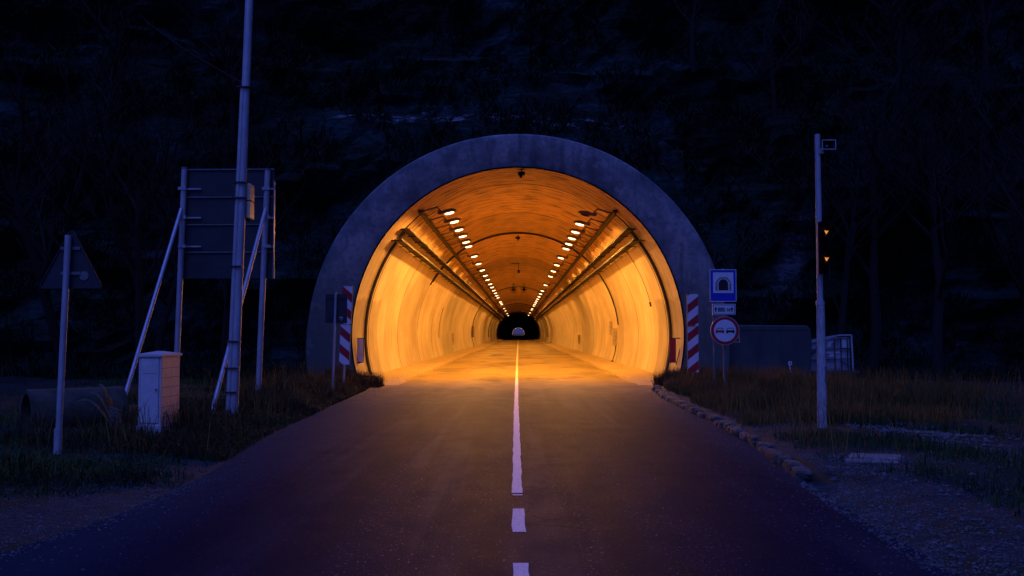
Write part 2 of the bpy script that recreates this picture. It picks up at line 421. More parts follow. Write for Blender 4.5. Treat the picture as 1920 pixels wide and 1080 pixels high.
# ------------------------------------------------------------------ terrain heights
def lerp(tab, y):
    if y <= tab[0][0]: return tab[0][1]
    for (a, va), (b, vb) in zip(tab, tab[1:]):
        if y <= b: return va + (vb - va) * (y - a) / (b - a)
    return tab[-1][1]
LEFT = [(-30, -7), (0, -5.0), (6, -4.15), (7.4, -3.9), (9.2, -3.62), (11.5, -3.62), (13, -3.78), (16.6, -4.05), (20.5, -4.15), (24, -4.28), (29, -4.4), (32, -4.7), (33, -5.0)]
RIGHT = [(-30, 6.5), (0, 4.3), (5, 3.4), (7, 3.0), (9, 3.08), (11, 3.2), (14, 3.42), (18, 3.6), (26, 3.72), (29, 3.95), (32, 4.6), (33, 5.0)]
def sst(a, b, x): t = max(0, min(1, (x - a) / (b - a))); return t * t * (3 - 2 * t)
def gz(x, y):
    l, r = lerp(LEFT, y), lerp(RIGHT, y)
    n = noise.fractal(Vector((x * .5, y * .5, 0)), 1, 2, 4)
    if x < l:
        d = l - x; return -.03 + sst(0, 1.3, d) * (.10 + .05 * n) + sst(2, 7, d) * (.06 + .10 * n) * sst(8, 14, y)+ .12 * sst(22, 30, y) * sst(0, 1.0, d)
    if x > r:
        d = x - r; k = sst(10.5, 12, y)
        return -.03 + sst(0, .12 + .9 * (1 - k), d) * (.11 * k + .04 * (1 - k)) + sst(.2, 1.5, d) * (.03 + .05 * n) + sst(2, 9, d) * (.10 * n + .05)
    return -.03

# ground sheet: a fine patch in the middle of one sheet that reaches the horizon
def make_ground():
    xs = sorted(set([round(v, 3) for v in list(np.arange(-16, 16.01, .25)) + [-1500, -600, -200, -80, -50, -35, -28, -22, -19, 19, 22, 28, 35, 50, 80, 200, 600, 1500]]))
    ys = sorted(set([round(float(v), 3) for v in list(np.arange(0, 34.01, .25)) + [-1500, -600, -200, -60, -30, -15, -8, -4, -2, 36, 40, 60, 200, 600, 900, 1000, 1500, 2500]]))
    vs = []; fs = []
    for y in ys:
        for x in xs:
            z = gz(x, y) if (abs(x) < 60 and -60 < y < 40) else -.03
            if y >= 34 and abs(x) < 6: z = -.06
            if y > 40: z = -.06
            vs.append((x, y, z))
    nx = len(xs)
    for j in range(len(ys) - 1):
        for i in range(nx - 1):
            k = j * nx + i; fs.append((k, k + 1, k + nx + 1, k + nx))
    m = MB(); m.v = vs; m.f = fs
    o = m.build('ground', M['ground'], smooth=True); o['kind'] = 'structure'
make_ground()

def make_road():
    ys = [-30, -10, 0, 3, 5, 6, 7, 8, 9, 10, 11, 12, 14, 16, 18, 20, 22, 24, 26, 28, 29, 30, 31, 32, 33]
    vs = []; fs = []
    for y in ys:
        l, r = lerp(LEFT, y), lerp(RIGHT, y)
        for k in range(9): vs.append((l + (r - l) * k / 8, y, 0))
    for y in (33.2, 40, 60, 100, 160, 260, 420, 600, 800, 1000, 1600):
        for k in range(9): vs.append((-3.95 + 7.9 * k / 8, y, 0))
    n = len(vs) // 9
    for j in range(n - 1):
        for i in range(8): k = j * 9 + i; fs.append((k, k + 1, k + 10, k + 9))
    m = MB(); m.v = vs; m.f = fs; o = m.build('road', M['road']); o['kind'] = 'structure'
make_road()

# centre line and the separate dashes before it
def mark(name, y0, y1, x0, x1, wd, rough=.006, step=.25):
    m = MB(); n = max(2, int((y1 - y0) / step)) if y1 < 60 else 60; rr = random.Random(y0); a = []; 
    for i in range(n + 1):
        y = y0 + (y1 - y0) * i / n; x = x0 + (x1 - x0) * i / n
        a.append((x - wd / 2 + rr.uniform(-rough, rough), y, .004)); a.append((x + wd / 2 + rr.uniform(-rough, rough), y, .004))
    m.add(a, [(2 * i, 2 * i + 1, 2 * i + 3, 2 * i + 2) for i in range(n)])
    o = m.build(name, M['line']); o['kind'] = 'structure'; return o
def gy(v): return CAM_H * F / (v - 625)
def linemark(name, v0, v1, uc0, uc1, wd):
    ya, yb = gy(v0), gy(v1)
    return mark(name, ya, yb, (uc0 - 972) * ya / F, (uc1 - 972) * yb / F, wd)
linemark('road_marking_line', 922, 760, 969.5, 968, .105)
mark('road_marking_line', gy(760), 60, -.05, -.08, .098)
mark('road_marking_line', 60, 900, -.08, 0, .11, .0)
linemark('road_marking_line', 926.5, 924.5, 970, 970, .10)
linemark('road_marking_line', 994, 951, 973, 971.5, .112)
linemark('road_marking_line', 1120, 1051, 980, 975.5, .112)
linemark('road_marking_line', 1290, 1200, 990, 984, .112)

# ------------------------------------------------------------------ hill / cliff
PORTAL_Y = 31.8; TC_X, TC_Z, TR = -.02, 1.73, 5.25
def cliff_y(x, z):
    side = max(0, abs(x) - 9)
    y = 34.0 + .30 * z - .12 * min(side, 30) - (.0 if x < 0 else -.08 * min(side, 25))
    zp = z + .05 * x + 1.6 * noise.fractal(Vector((x * .15, 3, z * .1)), 1, 2, 3)
    y += .9 * (zp / 3.9 - math.floor(zp / 3.9)) ** 3 * -1 + .45
    y += 1.5 * noise.fractal(Vector((x * .16, 0, z * .20)), 1, 2, 5) + .35 * noise.fractal(Vector((x * .9, 7, z * 1.6)), 1, 2, 4)
    d = math.hypot(x - TC_X, z - TC_Z)
    if d < 9: y = max(y, 33.0) ; y = min(y, 35.2 + (d - 6) * .5) if d > 5 else y
    return y
def make_hill():
    xs = list(np.arange(-34, 34.01, .42)); xs = [-160, -110, -80, -60, -50, -42, -37] + xs + [37, 42, 50, 60, 80, 110, 160]
    zs = list(np.arange(-.4, 20, .36)) + [21, 22.5, 24, 26, 29, 33, 38, 45, 55, 70]
    m = MB(); nx = len(xs)
    for z in zs:
        for x in xs:
            zz = z * (1 - .45 * sst(40, 160, abs(x))); m.v.append((x, cliff_y(max(-60, min(60, x)), z) + (.9 * (z - 20) if z > 20 else 0), zz))
    for j in range(len(zs) - 1):
        for i in range(nx - 1):
            cx, cz = (xs[i] + xs[i + 1]) / 2, (zs[j] + zs[j + 1]) / 2
            if math.hypot(cx - TC_X, cz - TC_Z) < 5.75: continue
            k = j * nx + i; m.f.append((k, k + 1, k + nx + 1, k + nx))
    o = m.build('hills', M['hill'], smooth=False); o['kind'] = 'structure'
make_hill()

# ------------------------------------------------------------------ tunnel
tun = empty('road_tunnel', (0, PORTAL_Y, 0)); tag(tun, 'concrete road tunnel with round collar, lit orange inside, cut into the dark cliff', 'tunnel')
def arc_r(a):   # a = angle above horizontal through the centre; a little wider low down
    return TR + .07 * sst(R(25), R(-15), a) if False else TR + .07 * (1 - sst(R(-15), R(25), a))
def arc_pt(phi, dr=0.0):
    """phi 0 = crown, + to the right"""
    a = PI / 2 - abs(phi); r = arc_r(a) + dr
    return TC_X + math.copysign(r * math.sin(abs(phi)), phi), TC_Z + r * math.cos(phi)
PHM = R(108.2)
def make_lining():
    ys = list(np.arange(31.8, 130, 1.6)) + list(np.arange(130, 300, 8)) + list(np.arange(300, 912, 40)) + [912]
    na = 72; m = MB(); uvs = []
    for y in ys:
        for i in range(na + 1):
            ph = -PHM + 2 * PHM * i / na; x, z = arc_pt(ph); m.v.append((x, y - PORTAL_Y, z)); uvs.append((ph * 5.25, y))
    for j in range(len(ys) - 1):
        for i in range(na): k = j * (na + 1) + i; m.f.append((k, k + na + 1, k + na + 2, k + 1))
    o = m.build('lining', M['lining'], tun, smooth=True)
    ul = o.data.uv_layers.new(name='UVMap'); idx = np.empty(len(o.data.loops), np.int32); o.data.loops.foreach_get('vertex_index', idx)
    ul.data.foreach_set('uv', np.array(uvs, np.float32)[idx].ravel())
make_lining()
def collar(name, ya, yb, flip=False):
    m = MB(); na = 96; ph_m = R(107)
    prof = []
    for i in range(na + 1):
        ph = -ph_m + 2 * ph_m * i / na; s = abs(math.sin(ph)) if abs(ph) < PI / 2 else 1
        ro = 6.34 + .36 * (abs(ph) / R(85)) ** 1.6 if abs(ph) < R(85) else 6.70 + .22 * (abs(ph) - R(85)) / R(22)
        xi, zi = arc_pt(ph, -.004); ri = arc_r(PI / 2 - abs(ph))
        def P(r): return (TC_X + r * math.sin(ph), TC_Z + r * math.cos(ph))
        rings = [(ri - .004, yb - .5 if not flip else yb), (ri - .004, ya + .03), (ri + .035, ya), (ro - .04, ya), (ro, ya + .04), (ro, yb)]
        prof.append([(P(r)[0], y, P(r)[1]) for r, y in rings])
    for p in prof: m.v += p
    n = 6
    for i in range(na):
        for j in range(n - 1): k = i * n + j; m.f.append((k, k + 1, k + n + 1, k + n))
    return m
c = collar('portal_collar', 0, 4.6)
# drop the hidden inner sleeve so it does not coincide with the lining
c.f = [f for f in c.f if (min(f) % 6) != 0]
c.build('portal_collar', M['collar'], tun, smooth=True)
MB().tube([(arc_pt(-R(104) + R(208) * i / 96, .012)[0], -.004, arc_pt(-R(104) + R(208) * i / 96, .012)[1]) for i in range(97)], .026, 6).build('edge_seal', M['black'], tun, smooth=True)
c = collar('exit_collar', 880.2, 878.5, True); c.f = [f for f in c.f if (min(f) % 6) != 0]; c.build('exit_collar', M['collar'], tun, smooth=True)
for sx in (-1, 1):
    m = MB(); ys = list(np.arange(31.9, 90, .6)) + list(np.arange(90, 300, 6)) + [912]; rr = random.Random(sx)
    for y in ys:
        j = rr.uniform(-.06, .06) if y < 90 else 0; e = 3.80 + j + .5 * sst(36, 31.9, y) * 0
        rp = sst(31.85, 35.5, y)
        for x, z in ((e, -.02), (e + .05, .075 * rp + .002), (e + .25, .13 * rp + .004), (5.2, .17 * rp + .006)): m.v.append((sx * x, y - PORTAL_Y, z))
    for i in range(len(ys) - 1):
        for k in range(3):
            a = i * 4 + k; m.f.append((a, a + 1, a + 5, a + 4) if sx > 0 else (a, a + 4, a + 5, a + 1))
    m.f.append((0, 1, 2, 3)); m.build('walkway', M['sand'], tun, smooth=False)

# ------------------------------------------------------------------ tunnel lamps
def make_lamp():
    """left-wall lamp; origin = wall mount"""
    r = empty('tunnel_lamp'); ox, oz = -3.3, 5.8
    def L(x, z, y=0): return (x - ox, y, z - oz)
    MB().box(-.03, .03, -.07, .07, -.12, .12, Matrix.Rotation(R(40), 4, 'Y')).build('mounting_plate', M['dark_metal'], r)
    MB().bar(L(-3.3, 5.8), L(-2.74, 5.98), .055, .05).bar(L(-2.77, 5.98), L(-2.64, 5.84), .05, .05).build('arm', M['housing'], r)
    m = MB().tube([L(-3.22, 5.78, -.04), L(-3.06, 5.66, -.05), L(-2.9, 5.75, -.05), L(-2.74, 5.85, -.04), L(-2.64, 5.80, -.02)], .011, 5).build('feed_cable', M['rubber'], r)
    rot = Matrix.Rotation(R(-13), 3, 'Y')
    h = MB().ell(L(-2.38, 5.79), .30, .15, .12, 18, 6, z0=-.15, z1=1, rot=rot)
    h.box(-.08, .06, -.08, .08, -.06, .06, Matrix.Translation(Vector(L(-2.66, 5.78)))).build('housing', M['housing'], r, smooth=True)
    MB().ell(L(-2.34, 5.755), .165, .055, .045, 16, 6, rot=rot).build('lens', M['lens_on'], r, smooth=True)
    ld = bpy.data.lights.new('lamp_light', 'SPOT'); ld.energy = LAMP_W; ld.color = (1, .40, .060); ld.spot_size = R(177); ld.spot_blend = .25; ld.shadow_soft_size = .07
    lo = bpy.data.objects.new('lamp_light', ld); col.objects.link(lo); lo.parent = r; lo.location = L(-2.34, 5.68); lo.rotation_euler = (0, 0, 0)
    return r
lampL = make_lamp(); register(lampL)
# mirrored prototype for the other wall
def mirror_tree(o, parent=None):
    c = o.copy(); col.objects.link(c); c.parent = parent
    if o.data and o.type == 'LIGHT': c.location.x = -c.location.x
    elif o.data:
        c.data = o.data.copy(); c.data.transform(Matrix.Scale(-1, 4, Vector((1, 0, 0)))); c.data.flip_normals()
    for ch in KIDS.get(o.name, []): mirror_tree(ch, c)
    return c
lampR = mirror_tree(lampL); register(lampR)
LY = [33.9, 36.6, 39.5, 42.1, 44.8, 47.1, 53.2, 58.9, 64.9, 70.9, 76.5, 83.2, 89, 95.5, 102, 108.5, 115, 130, 136, 142, 165, 182, 209, 232]
RY = [34.5, 37.5, 40.4, 43.1, 45.8, 48.4, 54.3, 60, 66, 72, 85, 96.5, 104, 112, 119.6, 127, 134, 142, 150, 166, 175, 200, 226]
def place_lamps(proto, ylist, side, x):
    n = 0
    for i, y in enumerate(ylist):
        o = proto if i == 0 else copy_tree(proto)
        o.location = (x, y, 5.8)
        if side == 'right' and i == 0: lab = 'unlit dark oval tunnel lamp on the right wall nearest the mouth'
        else: lab = 'glowing orange oval lamp on the %s tunnel wall, %s lit one from the mouth' % (side, ordn(n)); n += 1
        tag(o, lab, 'lamp', 'sodium lamps along the tunnel ceiling')
place_lamps(lampL, LY, 'left', -3.3 + TC_X)
place_lamps(lampR, RY, 'right', 3.3 + TC_X)
for ch in list(lampR.children):
    if ch.type == 'LIGHT': bpy.data.objects.remove(ch)
    elif ch.name.startswith('lens'):
        ch.data = ch.data.copy(); ch.data.materials[0] = M['lens_off']
for y in (868, 886, 903):
    for sx, p in ((-1, lampL), (1, None)):
        src = lampL if sx < 0 else [o for o in col.objects if o.get('label', '').startswith('glowing') and 'right' in o.get('label', '')][0]
        if sx > 0 and src.name not in KIDS: register(src)
        o = copy_tree(src); o.location = (3.3 * sx, y, 5.8)
        tag(o, 'tiny lit lamp near the far exit of the tunnel', 'lamp', 'lamps by the far tunnel exit')

# ------------------------------------------------------------------ trays, rails, cables
def tray(side, xa, xb, z, lab):
    r = empty('cable_tray', (TC_X + side * (xa + xb) / 2, 33.4, z)); tag(r, lab, 'cable tray', 'cable trays along the tunnel walls')
    hw = (xb - xa) / 2; L = 225
    m = MB().box(-hw, hw, 0, L, -.004, .004).box(-hw - .006, -hw, 0, L, -.02, .055).box(hw, hw + .006, 0, L, -.02, .055)
    m.build('tray_bed', M['tray'], r)
    mc = MB()
    for k, dx in enumerate((-.08, -.02, .05)): mc.tube([(dx, .1, .025), (dx, L, .025)], .018, 5)
    mc.build('cables', M['rubber'], r)
    proto = None
    for k in range(93):
        y = .06 + 2.4 * k
        if proto is None:
            w_ = MB().box(-hw - .015, hw + .12, -.020, .020, -.040, -.008)
            if side < 0: w_.v = [(-x, yy, zz) for x, yy, zz in w_.v]; w_.f = [tuple(reversed(f)) for f in w_.f]
            proto = w_.build('bracket', M['dark_metal'], r, loc=(0, y, 0))
        else:
            c_ = proto.copy(); c_.location = (0, y, 0); col.objects.link(c_); c_.parent = r
def hx(side, x): return side * x
for side, nm in ((-1, 'left'), (1, 'right')):
    tray(side, 3.66, 3.92, 5.17, 'dark cable tray under the ceiling rail on the %s tunnel wall, upper of two' % nm)
    tray(side, 3.90, 4.16, 4.80, 'dark cable tray on the %s tunnel wall, lower of two' % nm)
    r = empty('cable_rail', (TC_X + side * 3.26, 33.1, 5.72)); tag(r, 'single dark cable rail between lamps and trays on the %s tunnel side' % nm, 'cable rail', 'cable rails under the tunnel lamps')
    MB().box(-.075, .075, 0, 222, -.035, .035).build('rail', M['tray'], r)
    MB().tube([(-.02 * side, -.02, -.045), (-.02 * side, 222, -.045)], .016, 5).build('cable', M['rubber'], r)
    proto = None
    for k in range(95):
        y = .7 + 1.75 * k
        if proto is None:
            proto = MB().bar((side * .02, 0, .02), (side * .30, 0, -.24 + .0), .016, .016).build('rod', M['dark_metal'], r, loc=(0, y, 0))
        else:
            c_ = proto.copy(); c_.location = (0, y, 0); col.objects.link(c_); c_.parent = r
def wall_arc(ph0, ph1, y, dr, n=40, wob=0, seed=0):
    rr = random.Random(seed); pts = []
    for i in range(n + 1):
        ph = ph0 + (ph1 - ph0) * i / n; x, z = arc_pt(ph, -dr); pts.append((x, y + rr.uniform(-wob, wob), max(z, .15)))
    return pts
for side, nm in ((-1, 'left'), (1, 'right')):
    a0 = math.atan2(4.05, 4.85 - TC_Z); a1 = R(106.5); ar = math.atan2(3.3, 5.75 - TC_Z)
    r = empty('power_cable', (0, 0, 0)); tag(r, 'pair of thick black cables clipped down the %s tunnel wall at the mouth' % nm, 'cable', 'cable drops at the tunnel mouth')
    for k, dy in enumerate((0, .17)):
        MB().tube(wall_arc(side * (a0 - .06), side * a1, 34.15 + dy, .065, 44, .01, k), .042, 8).build('strand', M['rubber'], r, smooth=True)
    MB().tube(wall_arc(side * ar, side * (a0 - .03), 33.5, .12, 14, .0), .022, 6).tube(wall_arc(side * (ar + .02), side * (a0 - .03), 33.6, .10, 14), .018, 6).build('thin_strand', M['rubber'], r, smooth=True)
def thing_mesh(mb, name, mat, label, cat, group=None, smooth=False, bevel=0):
    o = mb.build(name, mat, smooth=smooth, bevel=bevel); tag(o, label, cat, group); return o
thing_mesh(MB().tube(wall_arc(R(-62), R(86), 52.0, .05, 60, .02), .038, 6).tube(wall_arc(R(-60), R(40), 52.5, .05, 50, .02), .028, 6), 'arc_cable', M['rubber'], 'black cable looping over the tunnel crown down to the orange box', 'cable', smooth=True)
thing_mesh(MB().tube(wall_arc(R(-94), R(40), 113, .05, 50, .02), .04, 6), 'arc_cable', M['rubber'], 'black cable over the crown running down to the dark wall box', 'cable', smooth=True)
thing_mesh(MB().tube(wall_arc(R(-98), R(98), 176, .05, 50, .02), .06, 6), 'arc_cable', M['rubber'], 'dark cable ring round the tunnel near its unlit part', 'cable', smooth=True)
thing_mesh(MB().tube([Vector(p) for p in wall_arc(R(53), R(78), 38.4, .05, 20, .01)], .011, 5).tube(wall_arc(R(77.5), R(79.5), 38.4, .06, 3), .035, 6), 'loose_cable', M['rubber'], 'thin loose wire with a plug hanging on the right tunnel wall', 'cable', smooth=True)
thing_mesh(MB().tube([Vector(p) for p in wall_arc(R(-72), R(-94), 66, .05, 20, .01)], .014, 5), 'loose_cable', M['rubber'], 'thin wire running down the left wall beyond the trays', 'cable', smooth=True)
# wall boxes
def wall_box(side, y, zc, h, ly, prot, mat, label, tail=None):
    x = side * (math.sqrt(5.28 ** 2 - (zc - TC_Z) ** 2)) + TC_X
    r = empty('wall_box', (x, y, zc)); tag(r, label, 'wall box', 'boxes on the tunnel walls')
    x0, x1 = (-prot, .06) if side > 0 else (-.06, prot)
    MB().box(x0, x1, -ly / 2, ly / 2, -h / 2, h / 2).build('casing', M[mat], r, bevel=.01)
    d = -1 if side > 0 else 1
    MB().box(min(d * prot, d * (prot + .012)), max(d * prot, d * (prot + .012)), -ly / 2 + .03, ly / 2 - .03, -h / 2 + .05, h / 2 - .05).build('door', M[mat], r)
    if tail: MB().tube([(d * .05, 0, -h / 2), (d * .12, -.3, -h / 2 - .35), (d * .32, -.9, .16 - zc)], .022, 6).box(d * .32 - .06, d * .32 + .06, -.98, -.82, .16 - zc, .22 - zc).build('tail_cable', M['rubber'], r)
wall_box(1, 53.4, 1.45, .95, .5, .20, 'box_grey', 'orange-lit box with a cable to the floor on the right wall', True)
wall_box(1, 56.0, 1.95, .80, .55, .14, 'box_grey', 'pale box higher on the right wall just beyond the orange-lit box')
wall_box(1, 85, 1.15, .75, .8, .14, 'box_grey', 'small pale box low on the right wall farther in')
wall_box(-1, 80, 1.20, .9, .9, .10, 'box_grey', 'pale framed box low on the left tunnel wall')
wall_box(-1, 113, 1.85, 1.3, 1.3, .22, 'box_dark', 'dark box on the left wall under an arched cable', True)
# crown fittings
def jet_fan(x, label):
    r = empty('jet_fan', (x, 106, 6.32)); tag(r, label, 'fan', 'jet fans under the tunnel crown')
    MB().tube([(0, -.5, 0), (0, .9, 0)], .35, 20, caps=False).tube([(0, -.5, 0), (0, .9, 0)], .32, 20, caps=False).build('duct', M['dark_metal'], r, smooth=True)
    m = MB().tube([(0, -.2, 0), (0, -.1, 0)], .07, 10)
    for k in range(6):
        a = k * PI / 3; m.bar((0, -.15, 0), (.26 * math.cos(a), -.15, .26 * math.sin(a)), .03, .1)
    m.build('rotor', M['black'], r)
    m = MB().tube([(.35 * math.cos(a), -.5, .35 * math.sin(a)) for a in [2 * PI * k / 20 for k in range(21)]], .025, 5, caps=False); m.build('inlet_rim', M['box_grey'], r, smooth=True)
    MB().box(-.03, .03, -.02, .04, .33, .62).box(-.12, .12, -.02, .04, .56, .62).build('hanger', M['dark_metal'], r)
jet_fan(-.53, 'round dark jet fan under the crown, nearer the left lamp row')
jet_fan(.60, 'round dark jet fan under the crown, nearer the right lamp row')
r = empty('surveillance_camera', (.10, 32.2, 6.97)); tag(r, 'small black camera hanging at the top of the tunnel mouth', 'camera')
MB().box(-.02, .02, -.02, .02, -.10, .03).build('mount', M['black'], r)
MB().box(-.11, .11, -.16, .14, -.17, -.08).build('body', M['black'], r, bevel=.01); MB().tube([(-.02, -.10, -.16), (-.02, -.10, -.27)], .045, 10).build('dome', M['black'], r)
thing_mesh(MB().box(-.02, .02, 75, 75.05, 6.4, 6.98).box(-.55, .06, 75, 75.05, 6.90, 6.95).box(-.07, .12, 74.9, 75.2, 6.2, 6.42), 'sensor_bracket', M['dark_metal'], 'small dark sensor hanging from the crown between the lamp rows', 'sensor')
thing_mesh(MB().box(-.16, .10, 54.0, 54.2, 6.80, 6.90).box(-.05, .02, 54, 54.1, 6.70, 6.99), 'sensor_bracket', M['dark_metal'], 'small dark fitting on the crown behind the first cable arc', 'sensor')

# reflector frames just inside the mouth
def reflector(side, xc, mat, lab):
    r = empty('reflector_panel', (xc, 32.5, .72)); tag(r, lab, 'reflector', 'reflector panels inside the tunnel mouth')
    MB().box(-.085, .085, -.012, .012, 0, .76).build('panel', M[mat], r)
    f = MB().box(-.105, -.085, -.02, .02, -.02, .78).box(.085, .105, -.02, .02, -.02, .78).box(-.085, .085, -.02, .02, .76, .78).box(-.085, .085, -.02, .02, -.02, 0)
    f.build('frame', M['dark_metal'], r)
    s_ = side; g = MB()
    if side > 0: g.bar((.09, .02, .77), (.33, .02, .77), .03).bar((.31, .02, .77), (.29, .02, .60), .045).bar((.31, .02, .70), (.11, .02, -.10), .028)
    else: g.bar((-.09, .02, -.04), (-.26, .02, .78), .03).bar((-.09, .02, -.04), (.02, .02, -.02), .03)
    g.build('strut', M['dark_metal'], r)
reflector(-1, -5.15, 'white_paint', 'narrow white reflector panel just inside the left of the mouth')
reflector(1, 5.02, 'red_paint', 'narrow red reflector panel just inside the right of the mouth')

# ------------------------------------------------------------------ left side
# back of a triangular sign
p = at(107, 862, 13.0); b = (p.x, 13.0, gz(p.x, 13.0) - .02)
t = at(128, 441, 13.0)
r = empty('triangular_sign', b); tag(r, 'triangular road sign seen from behind on a leaning grey post', 'road sign')
top = Vector(t) - Vector(b)
MB().tube([(0, 0, -.2), tuple(top)], .042, 14).build('post', M['zinc_blue'] if 'zinc_blue' in M else M['zinc'], r, smooth=True)
MB().tube([(0, 0, -.2), tuple(top * .12)], .052, 14).build('post_sleeve', M['zinc'], r, smooth=True)
A = [at(135, 428, 13.05), at(193, 540, 13.05), at(72, 540, 13.05)]
def tri_plate():
    cx = sum(a.x for a in A) / 3; cz = sum(a.z for a in A) / 3; poly = []
    for i in range(3):
        p0 = Vector((A[i].x, A[i].z)); c0 = Vector((cx, cz)); prv = Vector((A[i - 1].x, A[i - 1].z)); nxt = Vector((A[(i + 1) % 3].x, A[(i + 1) % 3].z))
        for q in (p0 + (prv - p0).normalized() * .05, p0 + (c0 - p0).normalized() * .035, p0 + (nxt - p0).normalized() * .05): poly.append((q.x - b[0], q.y - b[2]))
    return poly
poly = tri_plate()
pl = MB().prism(poly, .055, .062).build('plate', M['sign_back'], r)
rim = MB(); 
for i in range(len(poly)): a_, b_ = poly[i], poly[(i + 1) % len(poly)]; rim.bar((a_[0], .05, a_[1]), (b_[0], .05, b_[1]), .012, .024, up=Vector((0, 1, 0)))
rim.build('folded_rim', M['sign_back'], r)
for v in (465, 512):
    q = at(131, v, 13.0); MB().box(q.x - b[0] - .14, q.x - b[0] + .12, .035, .055, q.z - b[2] - .02, q.z - b[2] + .02).build('clamp', M['zinc_dark'], r)
q = at(157, 517, 13.04); MB().tube([(q.x - b[0], .05, q.z - b[2]), (q.x - b[0], .045, q.z - b[2])], .062, 16).build('sticker', M['slab'], r)

# grey distribution cabinet
q = at(300, 826, 15.3)
r = empty('utility_cabinet', (-5.66, 15.72, gz(-5.5, 15.4) - .03), R(-1)); tag(r, 'pale grey electrical cabinet standing on its plinth in the verge grass', 'cabinet')
W, D, H = .35, .80, 1.30
MB().box(-W / 2 - .02, W / 2 + .02, -D / 2 - .02, D / 2 + .02, -.1, .20).build('plinth', M['concrete_pole'], r, bevel=.008)
bd = MB().box(-W / 2, W / 2, -D / 2, D / 2, .20, H - .045).build('body', M['cabinet'], r, bevel=.006)
m = MB().box(-W / 2 - .03, W / 2 + .03, -D / 2 - .03, D / 2 + .03, H - .045, H - .01)
m.add([(-W / 2 - .03, -D / 2 - .03, H - .01), (W / 2 + .03, -D / 2 - .03, H - .01), (W / 2 + .03, D / 2 + .03, H - .01), (-W / 2 - .03, D / 2 + .03, H - .01), (-.05, 0, H + .035), (.05, 0, H + .035)], [(0, 1, 5, 4), (1, 2, 5), (2, 3, 4, 5), (3, 0, 4)])
m.build('roof', M['cabinet'], r)
dr = MB().box(-W / 2 + .035, W / 2 - .035, -D / 2 - .012, -D / 2, .24, H - .08).build('door', M['cabinet'], r, bevel=.004)
MB().box(-W / 2 + .07, W / 2 - .07, -D / 2 - .016, -D / 2 - .012, H - .30, H - .14).build('vent_panel', M['cabinet'], dr)
MB().tube([(W / 2 - .07, -D / 2 - .012, .75), (W / 2 - .07, -D / 2 - .03, .75)], .016, 10).build('lock', M['zinc_dark'], dr)
for k in range(6): MB().box(W / 2 + .0005, W / 2 + .004, -D / 2 + .03, D / 2 - .03, .32 + k * .15, .326 + k * .15).build('side_groove', M['cab_line'], r)
for dx in (-W / 2 + .03, W / 2 - .036): MB().box(dx, dx + .006, -D / 2 - .003, -D / 2 + .001, .22, H - .06).build('door_gap', M['cab_line'], r)

# big direction sign seen from behind
YB = 23.3
pL0 = at(328, 772, YB); pL1 = at(346, 316, YB); pR0 = at(483, 757, YB); pR1 = at(502, 319, YB)
pL0.z = gz(pL0.x, YB); pR0.z = gz(pR0.x, YB)
r = empty('direction_sign', (0, YB, 0)); tag(r, 'large rectangular direction sign seen from behind on two braced posts', 'road sign')
O = Vector((0, YB, 0))
for a_, b_ in ((pL0, pL1), (pR0, pR1)):
    p_ = MB().tube([a_ - O - Vector((0, 0, .2)), b_ - O], .068, 14).build('post', M['zinc'], r, smooth=True)
    c_ = b_ - O; MB().tube([c_, c_ + Vector((0, 0, .03))], .078, 14).build('cap', M['zinc_dark'], p_, smooth=True)
for k in range(4):
    v0, v1 = 317 + 51.5 * k, 317 + 51.5 * (k + 1) - 1.5
    a_, b_, c_, d_ = at(344, v0 + 1, YB + .12), at(515, v0, YB + .12), at(515, v1, YB + .12), at(344, v1 + 1, YB + .12)
    MB().prism([(a_.x, a_.z), (b_.x, b_.z), (c_.x, c_.z), (d_.x, d_.z)], .08, .125).build('panel_section', M['sign_back'], r)
    xe = b_.x
    MB().bar((a_.x, .06, a_.z - .012), (b_.x, .06, b_.z - .012), .03, .03).build('rail', M['zinc_dark'], r)
for v in (354, 408, 462):
    for (pa, pb) in ((pL0, pL1), (pR0, pR1)):
        u = 343 if pa is pL0 else 500
        q = at(u, v, YB) - O; f = at(u + 20, v, YB) - O
        MB().box(q.x - .09, q.x + .42 * (1 if pa is pL0 else .35), .02, .06, q.z - .016, q.z + .016).box(q.x - .09, q.x + .09, -.085, .02, q.z - .035, q.z + .035).build('clamp', M['zinc'], r)
e0, e1 = at(514.5, 340, YB + .12) - O, at(512.5, 522, YB + .12) - O
MB().box(e0.x + .005, e0.x + .02, .05, .15, e1.z, e0.z).build('edge_trim', M['zinc'], r)
b0 = at(340, 392, YB - .05); b1 = at(224, 778, 20.6); b1.z = gz(b1.x, 20.6) - .1
MB().tube([b0 - O, b1 - O], .045, 10).build('brace', M['zinc'], r, smooth=True)
b0 = at(498, 392, YB - .05); b1 = at(393, 792, 19.4); b1.z = gz(b1.x, 19.4) - .1
MB().tube([b0 - O, b1 - O], .045, 10).build('brace', M['zinc'], r, smooth=True)

# tall mast with a second pipe and a signal box
YM = 18.7
m0 = at(437, 792, YM); m0.z = gz(m0.x, YM) - .1; mk = at(461, 160, YM); m1 = at(470, -70, YM); O = Vector((m0.x, YM, 0))
r = empty('tall_mast', tuple(O)); tag(r, 'tall leaning steel mast with a second pipe strapped to it, reaching out of frame', 'mast')
MB().tube([m0 - O, mk - O, m1 - O], [.09, .078, .075], 16).build('pole', M['zinc'], r, smooth=True)
c0 = at(427, 790, YM - .05); c0.z = gz(c0.x, YM) - .1; c1 = at(455, 162, YM - .05)
MB().tube([c0 - O, c1 - O], [.05, .045], 12).build('pipe', M['zinc'], r, smooth=True)
for v in (165, 343, 372, 500, 640, 690, 735):
    s_ = (v - 160) / 630; uc = 459 - 27 * s_; q = at(uc, v, YM) - O
    MB().box(q.x - .125, q.x + .115, -.12, .10, q.z - .014, q.z + .014).build('strap', M['dark_metal'], r)
